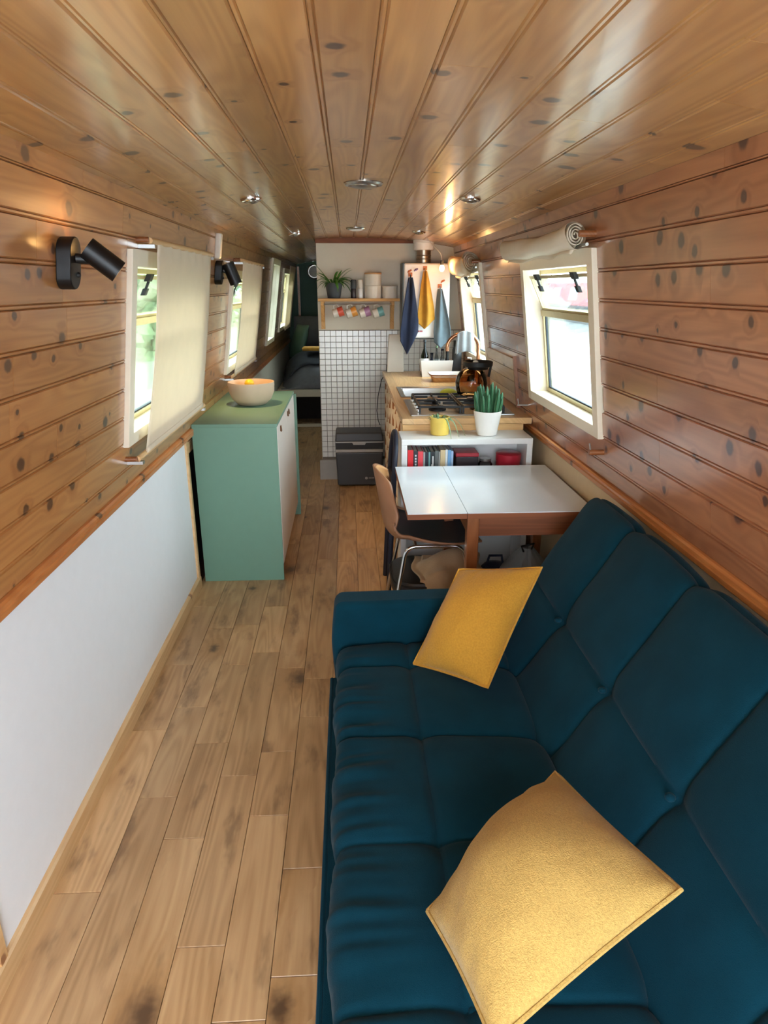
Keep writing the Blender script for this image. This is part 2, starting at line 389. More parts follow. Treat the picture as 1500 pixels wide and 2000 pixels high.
# floor
floor = struct(B().box(-1.0, 1.15, YB, YE, -.06, -.013).build('floor', 'dark_wood', smooth=False), 'knotty oak plank floor running the length of the boat', 'floor')
JO = {0: [1.46, 2.18, 2.64, 3.22], 1: [1.82, 2.32, 2.97], 2: [1.64, 2.09, 2.63, 3.0], 3: [1.28, 1.91, 2.73, 3.2], 4: [1.09, 1.72, 2.03, 2.59, 3.61], 5: [1.19, 1.51, 2.23, 2.5, 3.83], 6: [1.4, 2.1, 3.79, 4.35], 7: [1.0, 1.9, 2.9, 4.0, 4.73]}
rng = random.Random(5)
for k in range(15):
    x0 = -.84+.125*k-(.02 if k == 0 else 0); x1 = -.84+.125*(k+1)
    ends = [YB, rng.uniform(-.2, .5)]+[y for y in JO.get(k, [rng.uniform(1.2, 1.6), rng.uniform(2.2, 2.6)])]
    while ends[-1] < YE-1.2: ends.append(ends[-1]+rng.uniform(.55, 1.2))
    ends.append(YE)
    for a, c in zip(ends, ends[1:]):
        B().box(x0+.0007, x1-.0007, a+.0007, c-.0007, -.013, 0).build('plank', 'oak_floor', floor, smooth=False, bevel=.0012, seg=1)

# roof
def roof_shell():
    b = B(); n = 24; x0, x1 = -.80, .95
    for i in range(n):
        a, c = x0+(x1-x0)*i/n, x0+(x1-x0)*(i+1)/n
        za, zb = zc(a)+.014, zc(c)+.014
        b.hexa([(a, YB, za), (c, YB, zb), (c, YE, zb), (a, YE, za), (a, YB, za+.06), (c, YB, zb+.06), (c, YE, zb+.06), (a, YE, za+.06)])
    return b.build('ceiling', 'dark_wood', smooth=False)
ceiling = struct(roof_shell(), 'varnished knotty pine roof lining, gently arched', 'ceiling')
edges = [-.705, -.676]+[-.572+.1043*i for i in range(14)]+[.853]
edges = sorted(e for e in edges if e <= .853)
rng = random.Random(11)
for i, (a, c) in enumerate(zip(edges, edges[1:])):
    wd = c-a
    if wd < .012: continue
    ends = [YB]; y = YB+rng.uniform(1.5, 3.2)
    while y < YE-.8: ends.append(y); y += rng.uniform(1.7, 3.0)
    ends.append(YE)
    if abs(a-.262) < .02: ends = [YB, 2.01, 4.3, 7.0, YE]
    if abs(a-.053) < .02: ends = [YB, .6, 2.62, 5.0, 7.6, YE]
    if wd > .05: pr = [(0, -.002), (.003, .002), (.0075, .002), (.0095, -.0025), (.0125, .003), (wd-.003, .003), (wd-.0005, -.002), (wd-.0005, -.013), (0, -.013)]
    else: pr = [(0, .003), (wd, .003), (wd, -.013), (0, -.013)]
    for p, q in zip(ends, ends[1:]):
        fn = lambda yy: (lambda u, d: (a+u, yy, zc(a+u)-d))
        B().extrude(pr, fn(p+.0006), fn(q-.0006)).build('board', 'pine_roof', ceiling, smooth=False)

# ------------------------------------------------------------------ ends and bulkheads
def arch(x0, x1, y0, y1, zb, name, mat, top=None, parent=None):
    b = B(); n = 16; tp = top or zc
    xs = [x0+(x1-x0)*i/n for i in range(n+1)]
    for x in xs: b.v += [Vector((x, y0, zb)), Vector((x, y1, zb)), Vector((x, y1, tp(x))), Vector((x, y0, tp(x)))]
    for i in range(n):
        o = 4*i
        for k in range(4): b.f.append((o+k, o+4+k, o+4+(k+1) % 4, o+(k+1) % 4))
    b.f += [(0, 1, 2, 3), (4*n+3, 4*n+2, 4*n+1, 4*n)]
    return b.build(name, mat, parent, smooth=False)
struct(arch(-1.0, 1.15, YE, YE+.06, -.05, 'wall_far', 'dark_green'), 'dark green end wall behind the bed', 'wall')
# end bulkhead behind the camera with open bow doors
wb = struct(arch(-1.0, -.50, YB-.05, YB, -.05, 'wall_back', 'pine_wall'), 'pine end bulkhead around the bow doorway', 'wall')
arch(.65, 1.15, YB-.05, YB, -.05, 'side_panel', 'pine_wall', parent=wb)
B().box(-.50, .65, YB-.05, YB, -.05, .22).build('threshold', 'pine_trim', wb, smooth=False)
arch(-.50, .65, YB-.05, YB, 1.84, 'head_panel', 'pine_wall', parent=wb)
portal('doorway_portal', (.075, YB-.03, 1.03), (-PI/2, 0, 0), 1.15, 1.62)
for i, (xa, sgn) in enumerate(((-.50, -1), (.65, 1))):
    dr = bpy.data.objects.new('door_%d' % (i+1), None); C.objects.link(dr); dr.location = (xa, YB-.05, .22)
    struct(dr, ('glazed bow door folded open on the left' if i == 0 else 'glazed bow door folded open on the right'), 'door')
    for z0, z1 in ((.22, .60), (1.76, 1.84)): B().box(xa-.02+sgn*.03, xa+.02+sgn*.03, YB-.60, YB-.05, z0, z1).build('door_rail', 'pine_trim', dr, smooth=False)
    for y0 in (YB-.60, YB-.13): B().box(xa-.02+sgn*.03, xa+.02+sgn*.03, y0, y0+.08, .60, 1.76).build('door_stile', 'pine_trim', dr, smooth=False)
    B().box(xa-.003+sgn*.03, xa+.003+sgn*.03, YB-.52, YB-.13, .60, 1.76).build('pane', 'glass', dr, smooth=False)
# tiled bulkhead
YT = 5.66
bulk = struct(arch(-.24, 1.05, YT, YT+.05, 0, 'wall_bulkhead', 'bulkhead_white'), 'white galley bulkhead with square tiles below a shelf', 'wall')
arch(-.24, -.19, YT+.05, 7.7, 0, 'corridor_side', 'bulkhead_white', parent=bulk)
struct(arch(-.245, .90, YT-.022, YT, 1.925, 'trim_3', 'teak_x', top=lambda x: zc(x)-.004), 'curved pine trim over the white bulkhead', 'trim')
TP = .0462; tx0, tz1 = -.236, 1.262
B().box(-.238, .98, YT-.004, YT, .175, 1.265).build('grout_bed', 'grout', bulk, smooth=False)
tme = B().box(0, TP-.0032, -.007, 0, 0, TP-.0032).build('tile', 'tile', bulk, smooth=False, bevel=.0012, seg=1)
first = True; rest = B()
for r in range(23):
    for c in range(26):
        x = tx0+TP*c; z = tz1-TP*(r+1)
        hidden = (c >= 12 and (z < .93 or c > 14)) or (x > -.13 and x < .29 and z < .38)
        if hidden: rest.box(x, x+TP-.0032, YT-.011, YT-.004, z, z+TP-.0032); continue
        o = tme if first else tme.copy()
        if not first: C.objects.link(o)
        first = False; o.location = (x, YT-.004, z)
ro = rest.build('tile_field', 'tile', bulk, smooth=False); ro['kind'] = 'stuff'
B().box(-.262, -.11, YT-.03, YT, 0, .176).build('plinth', 'grey_board', bulk, smooth=False, bevel=.002)

# ------------------------------------------------------------------ windows
def window(n, label, hopper=True, dtl=True):
    s, y0, y1, z0, z1 = WIN[n]; cw = .055
    e = bpy.data.objects.new('window_%d' % n, None); C.objects.link(e); e.location = W(s, (y0+y1)/2, z0, 0); struct(e, label, 'window')
    b = B()
    def bar(ya, yb, za, zb, d0, d1, bb=b):
        bb.hexa([W(s, ya, za, d0), W(s, ya, za, d1), W(s, yb, za, d1), W(s, yb, za, d0), W(s, ya, zb, d0), W(s, ya, zb, d1), W(s, yb, zb, d1), W(s, yb, zb, d0)])
    bar(y0, y0+cw, z0, z1, -.022, .012); bar(y1-cw, y1, z0, z1, -.022, .012); bar(y0+cw, y1-cw, z0, z0+cw*.8, -.022, .012); bar(y0+cw, y1-cw, z1-cw, z1, -.022, .012)
    b.build('casing', 'frame_white', e, smooth=False, bevel=.002)
    iy0, iy1, iz0, iz1 = y0+cw-.006, y1-cw+.006, z0+cw*.8-.006, z1-cw+.006
    b = B(); g = lambda *a: bar(*a, bb=b)
    g(iy0, iy0+.005, iz0, iz1, .0125, .087); g(iy1-.005, iy1, iz0, iz1, .0125, .087); g(iy0, iy1, iz0, iz0+.005, .0125, .087); g(iy0, iy1, iz1-.005, iz1, .0125, .087)
    b.build('reveal', 'frame_white', e, smooth=False)
    iy0 += .006; iy1 -= .006; iz0 += .006; iz1 -= .006
    zt = iz0+(iz1-iz0)*.66
    b = B(); m = .018
    g = lambda *a: bar(*a, bb=b)
    g(iy0, iy0+m, iz0, iz1, .062, .088); g(iy1-m, iy1, iz0, iz1, .062, .088); g(iy0, iy1, iz0, iz0+m, .062, .088); g(iy0, iy1, iz1-m, iz1, .062, .088); g(iy0, iy1, zt-.014, zt+.014, .055, .088)
    b.build('metal_frame', 'brass_frame', e, smooth=False, bevel=.002)
    b = B(); g = lambda *a: bar(*a, bb=b)
    g(iy0+m, iy0+m+.008, iz0+m, zt-.014, .070, .082); g(iy1-m-.008, iy1-m, iz0+m, zt-.014, .070, .082); g(iy0+m, iy1-m, iz0+m, iz0+m+.006, .070, .082)
    b.build('gasket', 'rubber', e, smooth=False)
    b = B(); bar(iy0+m, iy1-m, iz0+m, zt-.014, .074, .078, bb=b); b.build('pane', 'glass', e, smooth=False)
    # hopper light tipping inwards from the transom
    h = iz1-zt-.03; lean = math.radians(20 if hopper else 0)
    def HP(y, t, d): # t up the sash, d outward
        z = zt+.014+t*math.cos(lean); return W(s, y, z, .070+d-t*math.sin(lean))
    def hb(bb, ya, yb, ta, tb, d0, d1): bb.hexa([HP(ya, ta, d0), HP(ya, ta, d1), HP(yb, ta, d1), HP(yb, ta, d0), HP(ya, tb, d0), HP(ya, tb, d1), HP(yb, tb, d1), HP(yb, tb, d0)])
    b = B(); hb(b, iy0+m, iy1-m, 0, .012, -.008, .008); hb(b, iy0+m, iy1-m, h-.014, h, -.010, .010); hb(b, iy0+m, iy0+m+.012, 0, h, -.008, .008); hb(b, iy1-m-.012, iy1-m, 0, h, -.008, .008)
    sash = b.build('hopper_sash', 'brass_frame', e, smooth=False)
    b = B(); hb(b, iy0+m+.012, iy1-m-.012, .012, h-.014, -.002, .002); b.build('hopper_pane', 'glass', sash, smooth=False)
    if dtl:
        for yy in (iy0+.22*(iy1-iy0), iy0+.80*(iy1-iy0)):
            b = B(); hb(b, yy-.022, yy+.022, h-.022, h+.006, -.028, -.008); hb(b, yy-.006, yy+.006, h-.05, h-.02, -.026, -.016); hb(b, yy-.014, yy+.014, h-.075, h-.048, -.030, -.012)
            b.build('catch', 'black', e, smooth=False, bevel=.003)
    c = W(s, (y0+y1)/2, (z0+z1)/2, .06)
    portal('window_portal', c, (0, (PI/2 if s > 0 else -PI/2), 0), z1-z0-.1, y1-y0-.1)
    return e
window(1, 'white cased window with a tipped hopper light above the sofa')
window(2, 'white cased galley window beside the taps')
window(3, 'left window nearest the camera, behind a cream cloth blind')
window(4, 'left window above the green cabinet, behind a cream cloth blind')
window(5, 'bare bright window on the left beyond the two cloth blinds', False, False)
window(6, 'left window farthest away, beside the bed', False, False)

# ------------------------------------------------------------------ blinds
def peg(parent, side, y, z, length=.055, name='peg'):
    a = W(side, y, z, -.003); b_ = W(side, y, z, -length)
    B().cyl(a, b_, .011, 12).build(name, 'teak', parent, bevel=.002)
def blind(label, ya, yb, za, zb, nt, fb, skew):
    """ya..yb along the wall, zb bottom, za top; nt y of casing side stub"""
    e = thing('window_blind', W(-1, (ya+yb)/2, zb, -.05), label, 'blind', 'cream cloth blinds on the left wall')
    b = B()
    def cloth(u, v):
        z = za+(zb-za)*v; y = (ya-skew*v)+((yb-.01*v)-(ya-skew*v))*u
        d = -.050-.010*math.sin(v*PI)-.004*math.sin(u*9+v*3)*math.sin(v*PI)-(.004*math.sin(u*PI*14) if v < .06 else 0)
        return W(-1, y, z, d)
    b.grid(cloth, 28, 40); b.build('cloth', 'blind_cloth', e, thick=.0012)
    b = B(); b.grid(lambda u, v: cloth(u, .955+.045*v)+Vector((.003*math.sin(v*PI)+.002, 0, 0)), 20, 4); b.build('hem', 'blind_cloth', e, thick=.0015)
    for z, nm in ((za-.004, 'top_rod'), (zb+.01, 'bottom_rod')):
        yy = ya-skew*(0 if nm == 'top_rod' else 1)
        B().cyl(W(-1, yy-.085, z, -.046), W(-1, yb+.05, z, -.046), .0105, 12).build(nm, 'pine_pale', e)
        for y in (yy-.06, yb+.03):
            B().box(wx(-1, z), wx(-1, z)+.058, y-.012, y+.012, z-.024, z-.012).build('bracket', 'steel', e, smooth=False)
            B().cyl(W(-1, y-.03, z+.002, 0), W(-1, y-.03, z+.002, -.045), .010, 10).build('peg', 'teak', e)
blind('cream cloth blind hanging over the left window nearest the camera', 2.60, 3.58, 1.755, .985, 0, 0, .075)
blind('cream cloth blind hanging over the left window above the green cabinet', 4.66, 5.72, 1.765, 1.02, 0, 0, .05)
def curtain_strip(label, ya, yb, z0, z1):
    o = B().grid(lambda u, v: W(-1, ya+(yb-ya)*u, z0+(z1-z0)*v, -.035-.012*math.sin(u*PI*7)), 40, 8).build('window_curtain', 'blind_cloth', thick=.001)
    tag(o, label, 'curtain')
curtain_strip('short white curtain over the far left window by the bed', 8.55, 9.35, 1.09, 1.84)
def rolled(label, ya, yb, z, sag, r0):
    e = thing('rolled_blind', W(1, (ya+yb)/2, z, -.05), label, 'blind', 'cream blinds rolled up over the right windows')
    b = B(); n = 40
    def roll(u, v):
        y = ya+(yb-ya)*u; th = 2*PI*v
        r = r0*(1+.10*math.sin(u*7+2)+.06*math.sin(u*17+th*2)+.05*math.sin(3*th+u*5))
        zz = z-sag*math.sin(PI*min(1, u*1.0))*.35-(.0)
        return W(1, y, zz+r*math.sin(th)*.9-.012, -.062)+Vector((-r*math.cos(th)*.75, 0, 0))
    b.grid(roll, n, 18); b.build('roll', 'roll_cloth', e)
    b = B(); pts = []
    for i in range(60):
        th = i*.36; r = r0*(.15+.8*i/60)
        pts.append(W(1, ya-.004, z-.012+r*math.sin(th)*.9, -.062)+Vector((-r*math.cos(th)*.75, 0, 0)))
    o = len(b.v)
    for p in pts: b.v += [p, p+Vector((0, .03, 0))]
    for i in range(59): b.f.append((o+2*i, o+2*i+1, o+2*i+3, o+2*i+2))
    b.build('roll_end', 'roll_cloth', e, thick=.002)
    # drooping flap of loose cloth under the roll
    B().grid(lambda u, v: W(1, ya+.03+(yb-ya-.05)*u, z-.02-r0*(.3+.9*v)+.006*math.sin(u*15), -.045-.018*math.sin(u*8+1)*v-.012*v), 30, 6).build('loose_flap', 'roll_cloth', e, thick=.0015)
    for y in (ya-.035, yb+.03):
        B().cyl(W(1, y, z-.01, -.002), W(1, y, z-.01, -.062), .012, 12).build('peg', 'teak', e, bevel=.002)
    B().cyl(W(1, ya-.05, z-.045, -.040), W(1, yb+.03, z-.045, -.040), .006, 8).build('rod', 'steel', e)
rolled('cream cloth blind rolled up above the window over the sofa', 2.50, 3.58, 1.785, .04, .046)
rolled('cream cloth blind bundled above the galley window', 4.62, 5.34, 1.765, .06, .068)
for nm, lab, y, z in (('wall_peg', 'short round wooden peg below the near corner of the sofa window', 2.46, .995), ('wall_peg', 'slim metal hook peg below the far corner of the sofa window', 3.60, .985)):
    e = thing(nm, W(1, y, z, 0), lab, 'peg')
    big = y < 3
    B().cyl(W(1, y, z, 0), W(1, y, z, -.06), .011 if big else .005, 12).build('dowel', 'teak' if big else 'steel', e)
    B().cyl(W(1, y, z, -.052), W(1, y, z+.035, -.055), .003, 8).build('pin', 'steel', e)

# ------------------------------------------------------------------ wall lamps and sensor
def wall_lamp(label, base, head_c, axis, L, r, power):
    e = thing('wall_spotlight', base, label, 'lamp', 'black spotlights on the left wall')
    # pill-shaped back plate on the wall
    b = B(); prof = []
    hh, rr = .028, .036
    for k in range(24):
        th = 2*PI*k/24; prof.append((rr*math.cos(th), rr*math.sin(th)+(hh if math.sin(th) > 0 else -hh)))
    b.extrude(prof, lambda u, v: W(-1, base.y+u, base.z+v, -.004), lambda u, v: W(-1, base.y+u, base.z+v, -.042)); b.build('backplate', 'black_metal', e, bevel=.003)
    sw = W(-1, base.y+.012, base.z-.028, -.043); B().ball(sw, .007, 8).build('switch', 'black', e)
    a = W(-1, base.y, base.z+.012, -.042); B().tube([a, a+(head_c-a)*.55, head_c], .0125, 10).build('arm', 'black_metal', e)
    ax = axis.normalized(); p0, p1 = head_c-ax*L/2, head_c+ax*L/2
    b = B(); b.tube([p0, p1], r, 28, cap=False); b.tube([p1, p0], r-.003, 28, cap=False)
    b.build('shade', 'black_metal', e)
    g = head_c-ax*(L*.12)
    bl = B().ball(g, .017, 10); bl.build('bulb', 'lamp_glow', e)
    l = bpy.data.lights.new('lamp_light', 'POINT'); l.energy = power; l.color = (1.0, .62, .28); l.shadow_soft_size = .017
    lo = bpy.data.objects.new('lamp_light', l); C.objects.link(lo); lo.parent = e; lo.location = g+ax*.030-base; l.shadow_soft_size = .010
    bl = None
b1 = W(-1, 1.865, 1.657, 0); wall_lamp('larger black cylinder spotlight on the left wall nearest the camera', b1, PX(201, 508, y=1.88), Vector((.72, .23, -.62)), .092, .030, 2.4)
b2 = W(-1, 3.99, 1.675, 0); wall_lamp('small black cylinder spotlight between the two cloth blinds', b2, PX(453, 534, y=4.0), Vector((.30, .14, -.88)), .115, .034, 15.0)
o = B().hexa([W(-1, 3.93, 1.745, 0), W(-1, 3.93, 1.745, -.032), W(-1, 3.985, 1.745, -.032), W(-1, 3.985, 1.745, 0), W(-1, 3.93, 1.875, 0), W(-1, 3.93, 1.875, -.032), W(-1, 3.985, 1.875, -.032), W(-1, 3.985, 1.875, 0)]).build('smoke_sensor', 'sensor', smooth=False, bevel=.008, seg=3); tag(o, 'white oblong sensor box high on the left wall', 'sensor')

# ------------------------------------------------------------------ ceiling fittings
def vent(name, x, y, r, label, cat, mat1, mat2, group=None):
    z = zc(x)-.003; sl = math.atan(-2*.1166*(x-XC)); e = thing(name, (x, y, z), label, cat, group)
    m = Matrix.Translation((x, y, z)) @ Matrix.Rotation(-sl, 4, 'Y')
    B().lathe([(r, 0), (r, -.004), (r*.93, -.010), (r*.78, -.012), (r*.74, -.006)], n=32).xf(m).build('ring', mat1, e)
    B().lathe([(r*.72, -.004), (r*.66, -.014), (r*.4, -.019), (1e-6, -.021)], n=32).xf(m).build('cap', mat2, e)
vent('roof_vent', .067, 2.74, .074, 'chrome mushroom vent in the middle of the roof, nearest the camera', 'vent', 'vent_metal', 'vent_metal', 'round roof vents')
vent('roof_vent', .064, 4.75, .066, 'pale round vent in the middle of the roof near the bulkhead', 'vent', 'vent_metal', 'vent_white', 'round roof vents')
vent('downlight', -.387, 3.015, .045, 'chrome downlight on the left side of the roof nearest the camera', 'light', 'chrome', 'vent_metal', 'round roof downlights')
vent('downlight', .509, 2.975, .045, 'chrome downlight on the right side of the roof nearest the camera', 'light', 'chrome', 'vent_metal', 'round roof downlights')
vent('downlight', -.354, 4.95, .045, 'chrome downlight on the left side of the roof near the bulkhead', 'light', 'chrome', 'vent_metal', 'round roof downlights')
vent('downlight', .481, 4.76, .045, 'chrome downlight on the right side of the roof near the bulkhead', 'light', 'chrome', 'vent_metal', 'round roof downlights')

# ------------------------------------------------------------------ sofa
def pil(t, p=2.6, q=.55): return max(0.0, 1-abs(2*t-1)**p)**q
def seams_f(v, ss):
    for a, b in zip(ss, ss[1:]):
        if a <= v <= b: return (v-a)/(b-a)
    return 0.0 if v < ss[0] else 1.0
def polyl(pts):
    ln = [0.0]
    for a, b in zip(pts, pts[1:]): ln.append(ln[-1]+math.dist(a, b))
    def at(s):
        s = max(0, min(1, s))*ln[-1]
        for i in range(len(pts)-1):
            if s <= ln[i+1] or i == len(pts)-2:
                t = (s-ln[i])/(ln[i+1]-ln[i]); a, b = pts[i], pts[i+1]
                return (a[0]+(b[0]-a[0])*t, a[1]+(b[1]-a[1])*t)
    return at, ln
def rounded(pts, r, n=6):
    out = [pts[0]]
    for i in range(1, len(pts)-1):
        p, a, b = Vector(pts[i]), Vector(pts[i-1]), Vector(pts[i+1])
        u = (a-p).normalized()*min(r, (a-p).length*.45); v = (b-p).normalized()*min(r, (b-p).length*.45)
        for k in range(n+1):
            t = k/n; q = (p+u)*(1-t)**2+p*2*t*(1-t)+(p+v)*t*t; out.append((q.x, q.y))
    out.append(pts[-1]); return out
SY0, SY1 = .06, 2.10
sofa = thing('sofa', (.4, 1.1, 0), 'dark teal velvet sofa bed with buttoned back and seat', 'sofa')
def cushion(name, pts, seamS, seamY, y0, y1, amp, wr, nu, nv):
    at, ln = polyl(rounded(pts, .07)); b = B(); L = ln[-1]
    def fn(u, v):
        y = y0+(y1-y0)*v; p = at(u); q = at(min(1, u+.01)); p_ = at(max(0, u-.01))
        t = Vector((q[0]-p_[0], q[1]-p_[1])).normalized(); n = Vector((-t.y, t.x))
        s = u*L
        bow = .012*math.sin(s*21)*0
        py = pil(seams_f(y+bow, seamY), 2.2, .5); ps = pil(seams_f(s, seamS), 3.6, .5)
        # thinner at a button crossing
        h = amp*(py*ps)-amp
        for ys in seamY[1:-1]:
            for ss in seamS[1:-1]:
                d2 = ((y-ys)**2+(s-ss)**2)
                h -= .012*math.exp(-d2/.0012)
        if wr: # gathered wrinkles running back from the front edge
            m = math.exp(-((s-wr)/.09)**2)
            k = smoothn(3, y*16, s*2.0, 0)+.6*smoothn(5, y*38, s*4.0, 0)
            h += .013*m*k
        dy = min(abs(y-q_) for q_ in seamY); ds = min(abs(s-q_) for q_ in seamS[1:-1])
        h -= .003*math.exp(-(dy/.008)**2)+.005*math.exp(-(ds/.008)**2)
        h += .004*smoothn(9, y*6, s*6, 1)
        return (p[0]+n.x*h, y, p[1]+n.y*h)
    b.grid(fn, nu, nv, flip=True)
    # end caps
    for v, y in ((0, y0), (nv, y1)):
        o = len(b.v); b.v.append(Vector((sum(p[0] for p in pts)/len(pts), y, sum(p[1] for p in pts)/len(pts))))
        for i in range(nu): b.f.append((i*(nv+1)+v, (i+1)*(nv+1)+v, o))
    o_ = b.build(name, 'velvet', sofa, ang=70)
    return at, L
# seat: bottom front -> over the front edge -> back to the crease
seat_pts = [(-.050, .20), (-.068, .40), (.20, .415), (.57, .385), (.60, .25)]
SBY = [SY0, .475, .83, 1.20, 1.585, 1.955, SY1]
cushion('seat_cushion', seat_pts, [0, .43, .80, .96], SBY, SY0, SY1, .022, .235, 130, 420)
back_pts = [(.47, .30), (.560, .40), (.862, .905), (.955, .885), (.975, .55)]
BBY = [SY0-.03, .32, .72, 1.12, 1.52, 1.92, SY1+.17]
cushion('backrest', back_pts, [0, .335, .76, 1.15], BBY, SY0-.03, SY1+.17, .024, 0, 140, 420)
for y in SBY[1:-1]: B().ball((.205, y, .375), .011, 8, .5).build('button', 'velvet', sofa)
for y in BBY[1:-1]: B().ball((.672, y, .565), .012, 8, .7).build('button', 'velvet', sofa)
for y0 in (SY1+.005, SY0-.125):
    b = B().extrude(rounded([(-.06, .13), (-.078, .40), (-.062, .548), (.30, .552), (.62, .552), (.62, .13), (-.06, .13)], .035)[:-1], lambda x, z: (x, y0, z), lambda x, z: (x, y0+.118, z))
    b.build('armrest', 'velvet', sofa, bevel=.022, seg=3)
B().box(-.080, .62, SY0, SY1, .11, .262).build('base', 'velvet', sofa, smooth=False, bevel=.01)
# piping along the lower front seam
B().tube([(-.078, SY0+.01, .258), (-.078, (SY0+SY1)/2, .258), (-.078, SY1-.01, .258)], .007, 8).build('piping', 'velvet', sofa)
for x in (.0, .56):
    for y in (SY0+.06, SY1-.06): B().tube([(x, y, .14), (x, y, 0)], [.022, .015], 12).build('leg', 'dark_wood', sofa)

# cushions: four corner points, bulged
def pillow(name, c, thick, mat, label, seed, ears=.014, back=.35):
    P = [Vector(p) for p in c]; cen = sum(P, Vector())/4
    nrm = ((P[2]-P[0]).cross(P[3]-P[1])).normalized()
    if nrm.z < 0: nrm = -nrm
    e = thing(name, cen, label, 'cushion', 'mustard cushions on the sofa')
    def face(sg):
        def fn(u, v):
            # pull the edges in between the corner ears
            ku, kv = math.sin(PI*u), math.sin(PI*v)
            uu = u+(.5-u)*2*ears*kv*(abs(2*u-1)); vv = v+(.5-v)*2*ears*ku*(abs(2*v-1))
            p = P[0]*(1-uu)*(1-vv)+P[1]*uu*(1-vv)+P[2]*uu*vv+P[3]*(1-uu)*vv
            h = thick*(max(0, ku)**.6*max(0, kv)**.6)
            edge = 1-min(1, 4*min(u, 1-u, v, 1-v))
            h += .011*edge*smoothn(seed, u*10, v*10, sg)*(ku*kv)**.3+.016*smoothn(seed+2, u*3, v*3, sg)*ku*kv
            return p+nrm*(h if sg > 0 else -back*h)
        return fn
    b = B(); b.grid(face(1), 44, 44); b.grid(face(-1), 44, 44, flip=True); b.build('cover', mat, e, ang=75)
    pts = [face(1)(t, 0) for t in [i/16 for i in range(17)]]+[face(1)(1, i/16) for i in range(1, 17)]+[face(1)(1-i/16, 1) for i in range(1, 17)]+[face(1)(0, 1-i/16) for i in range(1, 17)]
    B().tube(pts, .0045, 6).build('seam_edge', mat, e)
pillow('cushion', [PX(835, 1780, z=.475), PX(1085, 1508, z=.53), PX(1330, 1738, z=.66), PX(965, 2040, z=.56)], .13, 'mustard_pale', 'pale mustard woven cushion lying on the sofa nearest the camera', 2)
pillow('cushion', [PX(808, 1296, y=1.955), PX(952, 1343, y=1.74), PX(1058, 1108, y=1.98), PX(897, 1112, y=2.09)], .10, 'mustard', 'darker mustard cushion propped against the far sofa arm', 8, .014, .95)

# ------------------------------------------------------------------ dining table
tb = thing('dining_table', (.7, 2.85, 0), 'white topped drop leaf dining table with teak legs', 'table')
ZT = .745
for nm, x0, x1 in (('table_leaf', .225, .4635), ('table_top', .4655, .985)):
    p = B().box(x0, x1, 2.495, 3.225, ZT-.004, ZT).build(nm, 'laminate', tb, smooth=False)
    B().box(x0, x1, 2.495, 3.225, ZT-.026, ZT-.004).build('edge', 'teak_x', p, smooth=False)
for x in (.47, .93):
    for y in (2.515, 3.155): B().hexa([(x+.006, y+.006, 0), (x+.044, y+.006, 0), (x+.044, y+.044, 0), (x+.006, y+.044, 0), (x, y, ZT-.026), (x+.05, y, ZT-.026), (x+.05, y+.05, ZT-.026), (x, y+.05, ZT-.026)]).build('leg', 'teak_z', tb, smooth=False, bevel=.003)
for y in (2.535, 3.165): B().box(.515, .935, y, y+.022, ZT-.115, ZT-.026).build('apron', 'teak_x', tb, smooth=False)
for x in (.48, .94): B().box(x, x+.022, 2.56, 3.16, ZT-.115, ZT-.026).build('apron', 'teak', tb, smooth=False)
B().box(.24, .50, 2.60, 2.63, ZT-.05, ZT-.027).build('leaf_bearer', 'teak', tb, smooth=False)
B().box(.24, .50, 3.09, 3.12, ZT-.05, ZT-.027).build('leaf_bearer', 'teak', tb, smooth=False)
tag(B().box(.985, 1.005, 2.55, 3.15, .69, .735).build('wall_rail', 'dark_wood', smooth=False), 'dark wooden rail on the right wall behind the table', 'rail')

# ------------------------------------------------------------------ tan shell chair (faces +x)
ch = thing('shell_chair', (.33, 3.02, 0), 'tan moulded shell chair with chrome legs at the white table', 'chair')
CYC = 3.03
def shell(off):
    def fn(u, v):
        # u: from front of seat (0) over the bend to the top of the back (1); v across
        s = (v-.5)*2
        if u < .45:
            t = u/.45; x = .60-.36*t; z = .475-.02*math.sin(t*PI)
            wdt = .20+.02*math.sin(t*PI); side = .055*abs(s)**3*(.3+.7*t)
        elif u < .62:
            t = (u-.45)/.17; a = t*PI/2*.92; x = .24-.085*math.sin(a); z = .475+.085*(1-math.cos(a)); wdt = .215; side = .055+.0*t; side = side*abs(s)**3
        else:
            t = (u-.62)/.38; x = .155-.045*t; z = .55+.255*t; wdt = .215-.02*t-.075*max(0, t-.45)**1.2*2; side = .0
        inw = 0
        if u >= .45:
            tt = min(1, (u-.45)/.3); inw = .075*tt*abs(s)**2.2
        zz = z+side*(1 if u < .62 else 0)
        if u >= .62: zz -= .055*((u-.62)/.38)*abs(s)**3.0
        return (x+inw+off, CYC+s*wdt, zz)
    return fn
B().grid(shell(0), 40, 24).build('shell', 'tan_shell', ch, thick=.010)
B().grid(lambda u, v: Vector(shell(0)(.66+.33*u, .04+.92*v))+Vector((.008, 0, -.002)), 14, 20).build('back_pad', 'tan_leather', ch, thick=.006)
B().grid(lambda u, v: Vector(shell(0)(.02+.55*u, .05+.9*v))+Vector((.004, 0, .008)), 20, 16).build('seat_pad', 'black_leather', ch, thick=.006)
for y, sy in ((CYC-.155, -1), (CYC+.155, 1)):
    pts = rounded([(.175, .0), (.255, .452), (.52, .452), (.60, .0)], .05)
    B().tube([(px, y+sy*.045*(1-pz/.452), pz) for px, pz in pts], .0095, 12).build('leg_frame', 'chrome', ch)
B().tube([(.30, CYC-.155, .452), (.30, CYC+.155, .452)], .008, 10).build('cross_bar', 'chrome', ch)
B().tube([(.47, CYC-.155, .452), (.47, CYC+.155, .452)], .008, 10).build('cross_bar', 'chrome', ch)

